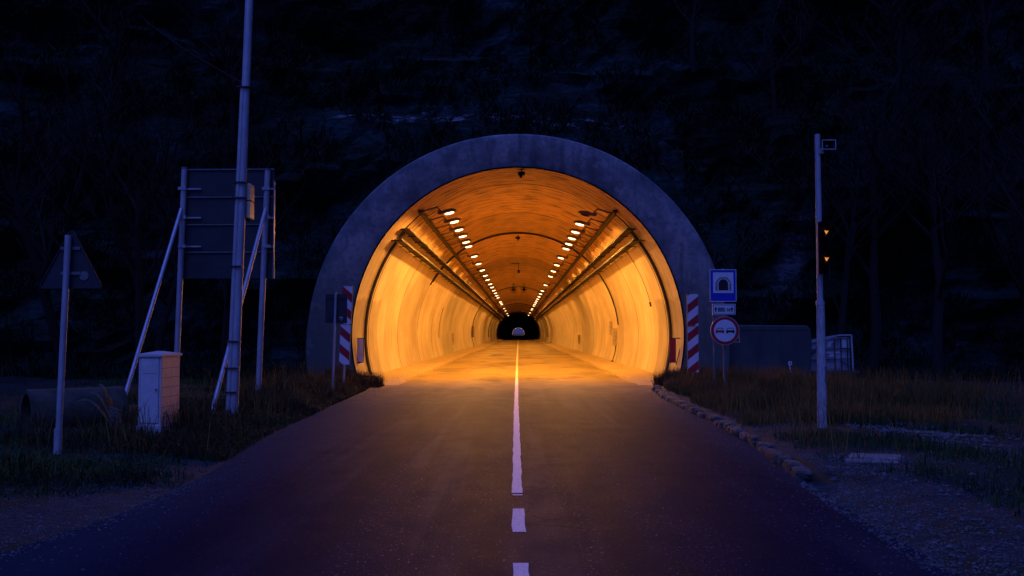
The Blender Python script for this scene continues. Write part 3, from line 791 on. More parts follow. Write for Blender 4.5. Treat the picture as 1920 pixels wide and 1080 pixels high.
q0, q1 = at(464, 346, YM + .2) - O, at(464, 410, YM + .2) - O
r2 = empty('signal_box', (O.x + q0.x + .035, YM + .25, q1.z), R(2)); tag(r2, 'narrow upright signal box on the tall mast, its road side lit orange', 'signal')
MB().box(-.02, .05, -.20, .16, 0, .66).build('case', M['yellow_box'], r2, bevel=.008)
MB().box(-.07, -.02, -.22, .18, -.03, .69).build('backplate', M['black'], r2)
MB().box(-.02, .054, -.205, .165, .32, .34).build('joint_band', M['black'], r2)
# wire from mast to the hillside
a_ = at(455, 155, YM); b_ = at(262, 28, 34)
pts = [a_.lerp(b_, k / 16) - Vector((0, 0, .12 * math.sin(PI * k / 16))) for k in range(17)]
thing_mesh(MB().tube(pts, .009, 5), 'guy_wire', M['dark_metal'], 'thin wire running from the tall mast up to the dark hillside', 'wire', smooth=True)

# concrete culvert pipe, stake
def culvert():
    c_ = at(135, 768, 17.0); g = gz(c_.x, 17)
    r = empty('culvert_pipe', (c_.x + .05, 17.0, g - .16), R(40)); tag(r, 'short mossy concrete pipe lying in the grass behind the triangular sign', 'pipe')
    m = MB(); L = 1.55; seg = 24; Rr, Ri = .40, .33
    prof = [(-L / 2, Ri), (-L / 2, Rr), (L / 2, Rr), (L / 2, Ri)]
    k0 = 0
    for (x, rad) in prof + [(-L / 2, Ri)]:
        for j in range(seg):
            a = 2 * PI * j / seg; w_ = 1 + .03 * math.sin(3 * a + x * 4); m.v.append((x, rad * math.cos(a) * w_, .38 + rad * math.sin(a) * w_))
    for i in range(4):
        for j in range(seg): j2 = (j + 1) % seg; m.f.append((i * seg + j, i * seg + j2, (i + 1) * seg + j2, (i + 1) * seg + j))
    m.build('pipe_wall', M['dirty_conc'], r, smooth=True)
    return r
culvert()
q = at(220, 816, 16.2)
o = thing_mesh(MB().add([(-.075, -.04, 0), (.075, -.04, 0), (.075, .04, 0), (-.075, .04, 0), (-.15, -.035, .42), (.06, -.035, .36), (.06, .035, .36), (-.15, .035, .42)], [(3, 2, 1, 0), (4, 5, 6, 7), (0, 1, 5, 4), (1, 2, 6, 5), (2, 3, 7, 6), (3, 0, 4, 7)]), 'marker_stone', M['stone'], 'short pale leaning marker stone in the grass beside the concrete pipe', 'stone', bevel=.01)
o.location = (q.x, 16.2, gz(q.x, 16.2) - .02)
# withered big leaves leaning over the pipe
r = empty('withered_plant', (at(215, 790, 16.6).x, 16.6, gz(-6.6, 16.6) - .02)); tag(r, 'withered broad-leaved plant drooping over the concrete pipe', 'plant')
for k, (dx, dz, l) in enumerate(((-.45, .62, 1), (-.30, .75, 1), (-.62, .50, 1), (-.12, .55, 1))):
    m = MB(); n = 10
    for i in range(n + 1):
        s_ = i / n; x = dx * s_; z = dz * math.sin(s_ * PI * .62); w_ = .05 * math.sin(PI * min(1, s_ * .9 + .1)) + .008
        m.v += [(x, -w_, z - .01), (x, 0, z + .015), (x, w_, z - .01)]
    for i in range(n):
        for j in range(2): a = i * 3 + j; m.f.append((a, a + 1, a + 4, a + 3))
    m.build('leaf', M['leaf_dead'], r, smooth=True)

# left plate sign and striped boards
def striped(name, x0, x1, z0, zm, z1, Y, side, lab, rz, lean=0):
    xc = (x0 + x1) / 2; g = gz(xc, Y); r = empty(name, (xc, Y, 0), rot=(0, lean, rz)); tag(r, lab, 'marker board', 'striped marker boards beside the tunnel mouth')
    w2 = (x1 - x0) / 2; mt = M['stripe_r'] if side > 0 else M['stripe_l']
    for a_, b_ in ((z0, zm - .012), (zm + .012, z1)):
        o = MB().box(-w2, w2, -.012, .012, 0, b_ - a_).build('board', mt, r, loc=(0, 0, a_))
        e = MB().box(-w2 - .012, -w2, -.02, .018, 0, b_ - a_).box(w2, w2 + .012, -.02, .018, 0, b_ - a_).box(-w2, w2, -.02, .018, b_ - a_, b_ - a_ + .010).build('rim', M['zinc_dark'], o)
    MB().tube([(0, .05, g - .2), (0, .05, z1 - .05)], .03, 10).build('post', M['zinc'], r, smooth=True)
    MB().box(-.10, .10, -.016, .05, zm - .010, zm + .010).build('bracket', M['zinc'], r)
Yb = 28.5; s_ = F / Yb
striped('striped_marker_board', (1288.5 - 972) / s_, (1308.5 - 972) / s_, 1.65 + (625 - 698) / s_, 1.65 + (625 - 612) / s_, 1.65 + (625 - 551) / s_, Yb, 1, 'red and white striped board right of the mouth, beside the sign post', 0)
striped('striped_marker_board', (634 - 972) / s_, (653 - 972) / s_, 1.65 + (625 - 683) / s_, 1.65 + (625 - 608) / s_, 1.65 + (625 - 536) / s_, Yb, -1, 'red and white striped board left of the mouth, half behind a dark plate', 0, R(2.2))
Yp = 26.0; s_ = F / Yp
px = (625.5 - 972) / s_; g = gz(px, Yp)
r = empty('plate_sign', (px, Yp, g)); tag(r, 'rectangular road sign seen from behind, left of the striped board', 'road sign')
MB().tube([(-.02, 0, -.2), (.05, 0, 1.65 + (625 - 548) / s_ - g)], .032, 12).build('post', M['zinc'], r, smooth=True)
zt, zb_ = 1.65 + (625 - 551) / s_ - g, 1.65 + (625 - 606) / s_ - g
MB().box((609 - 625.5) / s_, (650 - 625.5) / s_, .045, .06, zb_, zt).build('plate', M['sign_back'], r, bevel=.005)
MB().box((609 - 625.5) / s_ + .01, (650 - 625.5) / s_ - .01, .03, .045, zb_ + .1, zb_ + .13).box((609 - 625.5) / s_ + .01, (650 - 625.5) / s_ - .01, .03, .045, zt - .13, zt - .1).build('stiffener', M['sign_back'], r)
MB().tube([((639 - 625.5) / s_, .043, 1.65 + (625 - 597) / s_ - g), ((639 - 625.5) / s_, .037, 1.65 + (625 - 597) / s_ - g)], .05, 14).build('sticker', M['zinc'], r)

# ------------------------------------------------------------------ right sign post
Ys = 25.2; s_ = F / Ys
def X(u): return (u - 972) / s_
def Z(v): return 1.65 + (625 - v) / s_
gx = X(1357); g = gz(gx, Ys)
r = empty('sign_post', (0, Ys, 0)); tag(r, 'two thin posts with tunnel sign, distance plate and round no overtaking sign', 'road sign')
MB().tube([(X(1358), .05, g - .2), (X(1357), .05, Z(503))], .035, 12).build('post', M['zinc_dark'], r, smooth=True)
MB().tube([(X(1339), .06, gz(X(1339), Ys) - .2), (X(1338), .06, Z(520))], .024, 10).build('post', M['zinc_dark'], r, smooth=True)
# tunnel sign
pl = MB().box(X(1331), X(1380), -.004, .02, Z(565.5), Z(505.5)).build('tunnel_sign', M['blue_paint'], r, bevel=.004)
MB().box(X(1331) - .006, X(1331) + .01, -.010, -.004, Z(565.5), Z(505.5)).box(X(1380) - .01, X(1380) + .006, -.010, -.004, Z(565.5), Z(505.5)).box(X(1331) + .01, X(1380) - .01, -.010, -.004, Z(505.5) - .012, Z(505.5) + .004).box(X(1331) + .01, X(1380) - .01, -.010, -.004, Z(565.5) - .004, Z(565.5) + .012).build('border', M['white_paint'], pl)
MB().box(X(1337), X(1375), -.010, -.004, Z(549.5), Z(511)).build('white_panel', M['white_paint'], pl)
def tunnel_icon(parent):
    cx, cz = X(1356), Z(534); k = 1 / s_; y = -.014
    m = MB()
    out = [(-9, -10.5), (-9, 1)] + [(-9 * math.cos(a), 1 + 9.5 * math.sin(a)) for a in [PI * i / 12 for i in range(1, 12)]] + [(9, 1), (9, -10.5)]
    m.prism([(cx + x * k, cz + z * k) for x, z in out], y, -.010); m.build('pictogram', M['pict_black'], parent)
    m2 = MB()
    def tick(x0, z0, x1, z1, w_=.028): m2.bar((cx + x0 * k, y, cz + z0 * k), (cx + x1 * k, y, cz + z1 * k), w_, .006, up=Vector((0, 1, 0)))
    # outline of the masonry round the opening and its radial joints
    outl = [(-14, -10.5), (-14, 3), (-7, 13), (7, 13), (14, 3), (14, -10.5)]
    for a_, b_ in zip(outl, outl[1:]): tick(*a_, *b_, .014)
    for z in (-10, -7.4, -4.8, -2.2, .4): tick(-13.8, z, -10.6, z, .013); tick(13.8, z, 10.6, z, .013)
    for i in range(1, 11):
        a = PI * i / 11; ca, sa = math.cos(a), math.sin(a); tick(10.8 * ca, 1.5 + 10.6 * sa, 14 * ca * .97, 1.5 + 13.2 * sa * .95, .013)
    for f in range(len(m2.v)): pass
    m2.build('masonry_lines', M['pict_black'], parent)
tunnel_icon(pl)
# distance plate
pl = MB().box(X(1335), X(1378.5), -.004, .02, Z(590.5), Z(570)).build('distance_plate', M['white_paint'], r, bevel=.003)
y = -.008
MB().box(X(1336.4), X(1337.3), y, -.004, Z(589.3), Z(571.3)).box(X(1376.2), X(1377.1), y, -.004, Z(589.3), Z(571.3)).box(X(1337.3), X(1376.2), y, -.004, Z(572.2), Z(571.3)).box(X(1337.3), X(1376.2), y, -.004, Z(589.3), Z(588.4)).build('border', M['pict_black'], pl)
m = MB()
for uc in (1341.5, 1371.8):
    m.box(X(uc - .9), X(uc + .9), -.009, -.004, Z(585), Z(579)); m.prism([(X(uc - 3.0), Z(580.4)), (X(uc + 3.0), Z(580.4)), (X(uc), Z(575))], -.009, -.004)
m.build('arrows', M['pict_black'], pl)
def text(body, size, x, z, y, mat, parent, name, align='CENTER', bold=.0, sx=1.0, fit=None):
    cu = bpy.data.curves.new(name, 'FONT'); cu.body = body; cu.size = size; cu.align_x = align; cu.extrude = .002; cu.offset = bold; cu.resolution_u = 3
    o = bpy.data.objects.new(name, cu); col.objects.link(o)
    dg = bpy.context.evaluated_depsgraph_get(); me = bpy.data.meshes.new_from_object(o.evaluated_get(dg)); bpy.data.objects.remove(o)
    if fit:
        xs_ = [v.co.x for v in me.vertices]; me.transform(Matrix.Translation((-(min(xs_) + max(xs_)) / 2, 0, 0))); sx = fit / (max(xs_) - min(xs_))
    me.transform(Matrix.Translation((x, y, z)) @ Matrix.Rotation(R(90), 4, 'X') @ Matrix.Diagonal((sx, 1, 1, 1))); me.materials.clear(); me.materials.append(mat)
    o = bpy.data.objects.new(name, me); col.objects.link(o); o.parent = parent; return o
text('880 м', .150, X(1356.8), Z(584.2), -.008, M['pict_black'], pl, 'lettering', bold=.003, fit=X(1368.2) - X(1345.2))
# no overtaking sign
def disc(cx, cz, rad, y0, y1, n=40): return [(cx + rad * math.cos(2 * PI * i / n), cz + rad * math.sin(2 * PI * i / n)) for i in range(n)]
cx, cz = X(1358), Z(620); rr_ = 27 / s_
pl = MB().prism(disc(cx, cz, rr_, 0, 0), -.03, -.012).build('round_sign', M['zinc'], r)
MB().prism(disc(cx, cz, rr_ - .014, 0, 0), -.034, -.030).build('red_ring', M['red_paint'], pl)
MB().prism(disc(cx, cz, 20.5 / s_, 0, 0), -.038, -.034).build('white_disc', M['white_paint'], pl)
def car(uc, mat, nm):
    c0 = X(uc); k = 1 / s_; zc = Z(621.5); y0, y1 = -.042, -.038; m = MB()
    body = [(-8, -1.8), (-8, 1.4), (-7, 2.2), (7, 2.2), (8, 1.4), (8, -1.8)]
    m.prism([(c0 + x * k, zc + z * k) for x, z in body], y0, y1)
    m.box(c0 - 7 * k, c0 - 4.6 * k, y0, y1, zc - 3.6 * k, zc - 1.8 * k); m.box(c0 + 4.6 * k, c0 + 7 * k, y0, y1, zc - 3.6 * k, zc - 1.8 * k)
    m.build(nm, mat, pl); m = MB()
    for a_, b_ in (((-6.4, 2.2), (-4.6, 6.2)), ((-4.8, 6.2), (4.8, 6.2)), ((4.6, 6.2), (6.4, 2.2))): m.bar((c0 + a_[0] * k, -.04, zc + a_[1] * k), (c0 + b_[0] * k, -.04, zc + b_[1] * k), .013, .004, up=Vector((0, 1, 0)))
    m.build('car_roof_outline', M['pict_black'], pl)
car(1348.3, M['red_paint'], 'red_car_symbol'); car(1368.0, M['pict_black'], 'black_car_symbol')
# small plate behind
pl = MB().prism([(X(1371), Z(642)), (X(1388), Z(642)), (X(1386.5), Z(625.5)), (X(1375), Z(625.5))], .10, .11).build('small_plate', M['white_paint'], r)
MB().prism([(X(1373), Z(640.6)), (X(1386.3), Z(640.6)), (X(1385.2), Z(627)), (X(1377), Z(627))], .094, .10).build('small_plate_face', M['sign_back'], pl)
MB().box(X(1379), X(1384.5), .088, .094, Z(634.6), Z(633)).box(X(1375), X(1381), .088, .094, Z(639), Z(637.4)).build('small_plate_marks', M['white_paint'], pl)

# ------------------------------------------------------------------ right signal post
Yt = 16.2; s_ = F / Yt; g = gz(X(1537.5), Yt)
r = empty('signal_post', (X(1537.5), Yt, 0)); x0 = X(1537.5); tag(r, 'tall pale concrete post with loudspeaker and signal lights beside the right verge', 'signal post')
def XX(u): return X(u) - x0
MB().tube([(0, 0, g - .2), (0, 0, Z(575)), (XX(1537), 0, Z(570)), (XX(1537), 0, Z(566))], [.082, .066, .064, .050], 14).build('lower_pole', M['concrete_pole'], r, smooth=True)
MB().tube([(XX(1537), 0, Z(567)), (XX(1536), 0, Z(250))], [.050, .046], 14).build('upper_pole', M['zinc'], r, smooth=True)
MB().tube([(XX(1537), 0, Z(572)), (XX(1537), 0, Z(564))], .070, 14).build('collar', M['zinc'], r, smooth=True)
MB().box(.035, .06, -.075, -.02, Z(716), Z(686)).build('access_hatch', M['zinc_dark'], r, bevel=.006)
sp = empty('loudspeaker', (X(1548.5), Yt - .05, Z(275))); tag(sp, 'small rectangular horn loudspeaker near the top of the pale post', 'loudspeaker')
def horn():
    m = MB(); w0, h0, w1, h1 = .105, .072, .03, .03
    fr = [(-w0, -.20, -h0), (w0, -.20, -h0), (w0, -.20, h0), (-w0, -.20, h0)]
    th = [(-w1, .02, -h1), (w1, .02, -h1), (w1, .02, h1), (-w1, .02, h1)]
    inn = [(x * .90, -.20, z * .86) for x, _, z in fr]; bk = [(x * .8, -.02, z * .8) for x, _, z in th]
    m.add(fr + th + inn + bk, [(4, 5, 1, 0), (5, 6, 2, 1), (6, 7, 3, 2), (7, 4, 0, 3), (7, 6, 5, 4), (0, 1, 9, 8), (1, 2, 10, 9), (2, 3, 11, 10), (3, 0, 8, 11), (8, 9, 13, 12), (9, 10, 14, 13), (10, 11, 15, 14), (11, 8, 12, 15), (12, 13, 14, 15)])
    return m
h = horn().build('horn', M['sign_back'], sp)
m = MB(); fr = [(-.107, -.075), (.107, -.075), (.107, .075), (-.107, .075)]
for i in range(4): m.bar((fr[i][0], -.203, fr[i][1]), (fr[(i + 1) % 4][0], -.203, fr[(i + 1) % 4][1]), .012, .012)
m.build('rim', M['zinc'], sp)
MB().tube([(0, -.02, 0), (0, -.09, 0)], .022, 12).build('driver', M['zinc'], sp)
MB().box(-.11, -.02, -.02, .02, -.11, -.07).box(-.07, -.04, -.03, .03, -.075, -.02).build('bracket', M['zinc'], sp)
# two signal heads on the post, lamps glowing amber under deep hoods
sg = empty('traffic_signal', (X(1540.5), Yt - .12, Z(514))); tag(sg, 'black two-lamp traffic signal on the pale post, glowing amber under hoods', 'traffic signal')
Hh = (514 - 417) / s_
MB().box(-.075, .065, -.06, .06, 0, Hh).build('case', M['black'], sg, bevel=.012)
MB().box(-.080, -.076, .035, .062, 0, Hh).build('lit_edge', M['box_grey'], sg)  # pale strip added to stand for tunnel light along the case edge
for vz in (438, 488):
    zc = (514 - vz) / s_ + .01
    hd = MB(); n = 18; Rh = .088
    for i in range(n + 1):
        a = R(-50) + R(280) * i / n
        for yy, q in ((-.06, 1), (-.30, 1.0)): hd.v.append((.01 + Rh * math.cos(a), yy, zc + Rh * math.sin(a)))
        for yy, q in ((-.30, .94), (-.06, .94)): hd.v.append((.01 + Rh * .93 * math.cos(a), yy, zc + Rh * .93 * math.sin(a)))
    for i in range(n):
        for j in range(4): k = i * 4; hd.f.append((k + j, k + (j + 1) % 4, k + 4 + (j + 1) % 4, k + 4 + j))
    hd.build('hood', M['black'], sg, smooth=True)
    MB().tube([(.01, -.06, zc), (.01, -.068, zc)], .078, 18).build('lens', M['lens_off'], sg)
    m = MB().prism([(-.045, zc + .018), (.01, zc - .052), (.028, zc - .035), (.062, zc + .022), (.03, zc + .014), (0, zc + .026)], -.078, -.069); m.build('lit_reflector', M['amber'], sg)

# ------------------------------------------------------------------ skip and caged tank on the right
Yk = 32.3; s_ = F / Yk
r = empty('steel_skip', (0, Yk, 0)); tag(r, 'large dark painted steel container with a white drawn mark, behind the signs', 'container')
body = [(X(1390), Z(717)), (X(1513), Z(715.5)), (X(1519), Z(690)), (X(1521), Z(640)), (X(1519), Z(616)), (X(1512), Z(610)), (X(1386), Z(609)), (X(1366), Z(615)), (X(1362), Z(640)), (X(1366), Z(700)), (X(1374), Z(714))]
MB().prism(body, 0, 1.3).build('body', M['skip'], r, bevel=.05)
MB().box(X(1388), X(1511), -.02, .04, Z(719), Z(716.6)).build('bottom_rim', M['skip_rim'], r)
MB().box(X(1388), X(1512), -.012, 0, Z(619), Z(612)).build('top_band', M['skip'], r)
for u in (1420, 1462): MB().box(X(u), X(u) + .05, -.03, 0, Z(714), Z(620)).build('rib', M['skip'], r)
for u in (1400, 1500): MB().box(X(u) - .1, X(u) + .1, .1, 1.2, gz(7, 31) - .1, Z(719)).build('foot', M['black'], r)
k = 1 / s_; c0, z0 = X(1479), Z(681); ring = [(c0 + 2.6 * k * math.cos(a), -.012, z0 + 3.2 * k * math.sin(a)) for a in [2 * PI * i / 14 for i in range(15)]]
m = MB().tube(ring, .018, 5); m.bar((c0 - 1.8 * k, -.012, z0), (c0 + .6 * k, -.012, z0 - 12 * k), .035, .012); m.bar((c0 + .6 * k, -.012, z0 - 11 * k), (c0 + 1.6 * k, -.012, z0 - 17 * k), .022, .012)
m.build('drawn_mark', M['mark'], r)
m = MB().prism([(X(1504.5) + 4 * k * math.cos(a), Z(714) + 3.4 * k * math.sin(a)) for a in [2 * PI * i / 12 for i in range(12)]], -.03, -.021).build('badge', M['badge'], r)
MB().prism([(X(1504.5) + 2 * k * math.cos(a), Z(714.4) + 1.3 * k * math.sin(a)) for a in [2 * PI * i / 12 for i in range(12)]], -.036, -.03).build('badge_centre', M['mark'], m)

Yc = 33.0; s_ = F / Yc
r = empty('caged_tank', (0, Yc, 0)); tag(r, 'pale liquid tank in a crooked metal cage behind the signal post', 'tank')
MB().prism([(X(1517), Z(708)), (X(1593), Z(706)), (X(1592), Z(632)), (X(1560), Z(634)), (X(1518), Z(643))], .05, 1.0).build('tank', M['tote'], r, bevel=.03)
cg = MB(); y = 0
P_ = lambda u, v, yy=0: (X(u), yy, Z(v))
for a_, b_ in (((1515, 641), (1545, 633)), ((1545, 633), (1572, 628.5)), ((1572, 628.5), (1594, 628))): cg.bar(P_(*a_), P_(*b_), .045)
for a_, b_ in (((1515, 641), (1517, 712)), ((1594, 628), (1597, 712))): cg.bar(P_(*a_), P_(*b_), .05)
fr = cg.build('cage_frame', M['zinc'], r)
cg = MB()
for v in (653, 672, 694): cg.bar(P_(1516, v + 3), P_(1595, v), .028)
for u in (1529, 1545, 1562, 1574, 1586): cg.bar(P_(u, 634), P_(u + 1.5, 708), .026)
cg.bar(P_(1517, 668), P_(1532, 648), .02); cg.bar(P_(1574, 676), P_(1590, 686), .02); cg.bar(P_(1556, 646), P_(1570, 636), .02)
cg.build('cage_bars', M['dark_metal'], r)
cg = MB()
for a_, b_ in (((1515, 641), (1515, 641)), ((1594, 628), (1594, 628))): cg.bar(P_(*a_), P_(*b_, 1.05), .045)
cg.bar(P_(1515, 641, 1.05), P_(1594, 628, 1.05), .045); cg.bar(P_(1517, 712, 1.05), P_(1515, 641, 1.05), .045); cg.bar(P_(1597, 712, 1.05), P_(1594, 628, 1.05), .045)
cg.build('cage_rear', M['zinc_dark'], r)
for (u0, u1, v0, v1) in ((1551, 1560, 641, 650), (1547, 1573, 655, 663), (1553, 1562, 664, 669), (1577, 1587, 637, 652), (1547, 1573, 677, 692)):
    MB().box(X(u0), X(u1), .035, .049, Z(v1), Z(v0)).build('label_plate', M['label_plate'] if v0 < 670 else M['tote'], r)
MB().box(X(1519), X(1596), .02, 1.05, Z(716), Z(708.5)).build('pallet', M['black'], r)
o = thing_mesh(MB().box(0, 1.6, 0, .9, -.3, .36), 'concrete_block', M['dirty_conc'], 'mossy concrete block under the caged tank', 'block', bevel=.04); o.location = (X(1519), Yc - .2, gz(9.2, 31) - .02)

# ------------------------------------------------------------------ kerb stones, slab
def kerb(seed):
    rr = random.Random(seed); bm = bmesh.new(); bmesh.ops.create_cube(bm, size=1)
    bmesh.ops.subdivide_edges(bm, edges=bm.edges[:], cuts=3, use_grid_fill=True)
    for v in bm.verts:
        c_ = v.co.copy(); f = max(abs(c_.x), abs(c_.y), abs(c_.z)); s_ = c_.length
        v.co = c_ * (1 - .13 * max(0, (s_ - .5) / .37)) + Vector([.5 * noise.noise(c_ * 2.6 + Vector((seed * 3.1, i * 7, 0))) * .18 for i in range(3)]) * 1.6
    for v in bm.verts: v.co = Vector((v.co.x * .19, v.co.y * .5, v.co.z * .15))
    me = bpy.data.meshes.new('kerb_stone'); bm.to_mesh(me); bm.free(); me.materials.append(M['stone']); me.shade_smooth(); return me
kms = [kerb(i) for i in range(6)]
y = 31.2; i = 0; rr = random.Random(5)
while y > 11.7:
    L = rr.uniform(.28, .62); yc = y - L / 2
    o = bpy.data.objects.new('kerb_stone', kms[rr.randrange(6)]); col.objects.link(o)
    xx = lerp(RIGHT, yc) + .03 + rr.uniform(-.03, .03)
    o.location = (xx, yc, .040 + rr.uniform(-.035, .015)); dxy = (lerp(RIGHT, yc + .5) - lerp(RIGHT, yc - .5))
    o.rotation_euler = (rr.uniform(-.06, .06), rr.uniform(-.12, .12), -math.atan(dxy) + rr.uniform(-.08, .08)); o.scale = (rr.uniform(.7, 1.15), L / .5 * .96, rr.uniform(.7, 1.15))
    tag(o, 'rounded kerb stone along the right road edge, %s from the tunnel mouth' % ordn(i) if i < 49 else 'kerb stone', 'kerb stone', 'kerb stones along the right road edge')
    y -= L + (rr.uniform(.0, .05) if rr.random() < .85 else rr.uniform(.1, .3)); i += 1
    if i >= 48: break
o = thing_mesh(MB().box(-.30, .30, -.14, .14, -.03, .022).box(-.28, .32, .16, .40, -.03, .018).box(-.34, .26, -.42, -.17, -.03, .015), 'drain_slab', M['slab'], 'pale broken concrete drain slab lying in the gravel right of the kerb', 'slab', bevel=.006)
q = at(1640, 873, 12.4); o.location = (q.x, 12.4, gz(q.x, 12.4) - .004); o.rotation_euler = (0, 0, R(-18))

# ------------------------------------------------------------------ pebbles and grass (uncountable)
def pebbles(n, fx):
    bmv = [(1, 0, 0), (-1, 0, 0), (0, 1, 0), (0, -1, 0), (0, 0, .7), (0, 0, -.7)]; ff = [(0, 2, 4), (2, 1, 4), (1, 3, 4), (3, 0, 4), (2, 0, 5), (1, 2, 5), (3, 1, 5), (0, 3, 5)]
    m = MB()
    for _ in range(n):
        p_ = fx()
        if p_ is None: continue
        x, y, s0 = p_; z = max(gz(x, y), 0.0 if lerp(LEFT, y) < x < lerp(RIGHT, y) else -1); a = random.uniform(0, 6.28)
        ca, sa = math.cos(a), math.sin(a); q = [random.uniform(.6, 1.3) * s0 for _ in range(6)]
        k0 = len(m.v)
        for (vx, vy, vz), s1 in zip(bmv, q): m.v.append((x + (vx * ca - vy * sa) * s1, y + (vx * sa + vy * ca) * s1, z + vz * s1 + s0 * .2))
        m.f += [tuple(i + k0 for i in f) for f in ff]
    return m
def f_right():
    y = random.uniform(5.5, 13) if random.random() < .8 else random.uniform(13, 28); e = lerp(RIGHT, y) + (0 if y < 11 else .25)
    return e + abs(random.gauss(0, .9)) - (.15 if y < 11 else 0), y, random.uniform(.004, .015) * (1 if random.random() < .95 else 2.2)
def f_left():
    y = random.uniform(5.5, 11.5); e = lerp(LEFT, y); return e - abs(random.gauss(.1, 1.1)) + .15, y, random.uniform(.004, .014)
def f_edge():
    y = random.uniform(6, 31); s1 = random.choice((-1, 1)); e = lerp(RIGHT if s1 > 0 else LEFT, y); return e - s1 * (abs(random.gauss(0, .35)) + .05), y, random.uniform(.004, .014)
def f_pile(): return 6.2 + random.gauss(0, .5), 15.4 + random.gauss(0, 1.1), random.uniform(.012, .045)
for nm, n, fx in (('gravel', 11000, f_right), ('gravel', 5200, f_left), ('gravel', 2600, f_edge), ('gravel', 800, f_pile)):
    o = pebbles(n, fx).build(nm, M['gravel']); o['kind'] = 'stuff'; tag(o, {f_right: 'loose pale gravel on the right shoulder', f_left: 'loose gravel on the left layby', f_edge: 'fine grit scattered along both road edges', f_pile: 'small heap of broken stones in the right verge'}[fx], 'gravel')

def blades(name, pts, h, wdt, lean, mat, label, seed=0):
    """pts: n x 3 roots; h, wdt arrays"""
    rg = np.random.default_rng(seed); n = len(pts); a = rg.uniform(0, 2 * PI, n); l = rg.normal(0, lean, n) + lean * .6; b_ = rg.uniform(0, 2 * PI, n)
    dx, dy = np.cos(a) * wdt / 2, np.sin(a) * wdt / 2; lx, ly = np.cos(b_) * l * h, np.sin(b_) * l * h
    V = np.zeros((n, 5, 3)); P = np.array(pts)
    V[:, 0] = P + np.stack([-dx, -dy, 0 * dx], 1); V[:, 1] = P + np.stack([dx, dy, 0 * dx], 1)
    V[:, 2] = P + np.stack([dx * .75 + lx * .35, dy * .75 + ly * .35, h * .6], 1); V[:, 3] = P + np.stack([-dx * .75 + lx * .35, -dy * .75 + ly * .35, h * .6], 1)
    V[:, 4] = P + np.stack([lx, ly, h * np.clip(1 - np.abs(l) * .4, .5, 1)], 1)
    me = bpy.data.meshes.new(name); me.vertices.add(n * 5); me.vertices.foreach_set('co', V.ravel())
    base = np.arange(n)[:, None] * 5; q = base + np.array([0, 1, 2, 3]); t = base + np.array([3, 2, 4])
    loops = np.concatenate([q, t], 1).ravel(); me.loops.add(len(loops)); me.loops.foreach_set('vertex_index', loops.astype(np.int32))
    ls = (np.arange(n)[:, None] * 7 + np.array([0, 4])).ravel(); me.polygons.add(n * 2)
    me.polygons.foreach_set('loop_start', ls.astype(np.int32)); me.update(calc_edges=True); me.validate()
    me.materials.append(mat); o = bpy.data.objects.new(name, me); col.objects.link(o); o['kind'] = 'stuff'; tag(o, label, 'grass'); return o
def scatter(n, fx):
    out = []; hs = []
    while len(out) < n:
        p_ = fx()
        if p_ is None: continue
        x, y, h = p_; out.append((x, y, gz(x, y) - .02)); hs.append(h)
    return out, np.array(hs)
def dens(x, y, k=0): return noise.fractal(Vector((x * .6 + k, y * .6, k)), 1, 2, 3)
def gl():   # left green verge
    y = random.uniform(8.5, 33); e = lerp(LEFT, y) - .10 - (1.35 * sst(10.6, 9.0, y)); x = e - abs(random.gauss(0, 3.2)); x = max(x, -15)
    d = dens(x, y); 
    if random.random() > .75 + d * 1.2: return None
    if x > e - .3 and random.random() < .5: return None
    return x, y, random.uniform(.05, .22) * (.7 + 1.8 * max(0, d)) * (.5 + .5 * sst(0, 1.0, e - x + .2))
P_, H_ = scatter(54000, gl); blades('verge_grass', P_, H_, np.random.default_rng(1).uniform(.006, .018, len(P_)), .9, M['grass'], 'short rough green grass on the left verge', 1)
def gl2():  # dark dry weeds toward the portal on the left
    y = random.uniform(13, 31.5); e = lerp(LEFT, y) - .05; x = e - abs(random.gauss(.2, 1.3))
    if x < -9: return None
    d = dens(x, y, 5)
    return x, y, random.uniform(.10, .38) * (.6 + 1.9 * max(0, d + .15)) * (.45 + .55 * sst(0, .7, e - x))
P_, H_ = scatter(26000, gl2); blades('verge_weeds', P_, H_, np.random.default_rng(2).uniform(.006, .020, len(P_)), .85, M['weed'], 'straggling brown weeds along the left road edge', 2)
def gr():
    y = random.uniform(6.2, 31); e = lerp(RIGHT, y) + .35 + 1.0 * sst(13, 10, y); x = e + abs(random.gauss(0, 4)); 
    if x > 15: return None
    d = dens(x, y, 9); gap = math.exp(-(((x - 6.2) / 1.0) ** 2 + ((y - 14.8) / 1.8) ** 2)) + 1.2 * math.exp(-(((x - 4.5) / .8) ** 2 + ((y - 12.2) / .9) ** 2))
    if random.random() > .62 + d * 1.3 - gap: return None
    return x, y, random.uniform(.05, .18) * (1 + max(0, d))
P_, H_ = scatter(52000, gr); blades('verge_grass', P_, H_, np.random.default_rng(3).uniform(.006, .013, len(P_)), .55, M['grass'], 'patchy green grass on the right verge', 3)
def gd():
    y = random.uniform(17, 32.5); e = lerp(RIGHT, y) + .25; x = e + abs(random.gauss(0, 3.2))
    if x > 14: return None
    d = dens(x, y, 3)
    if random.random() > .55 + d * 1.6: return None
    if x > 6.3 and y > 30.3: return None
    return x, y, random.uniform(.18, .58) * (1 + 1.0 * max(0, d)) * (.5 + .5 * sst(0, .8, x - e))*(.55+.45*sst(17,24,y))
P_, H_ = scatter(30000, gd); blades('dry_grass', P_, H_, np.random.default_rng(4).uniform(.006, .012, len(P_)), .32, M['dry'], 'tall dry straw coloured grass on the right verge by the signs', 4)
def gd2():
    y = random.uniform(20, 31.9); e = lerp(LEFT, y) - .1; x = e - abs(random.gauss(0, .9))
    return x, y, random.uniform(.12, .42) * (.5 + .5 * sst(0, .5, e - x))
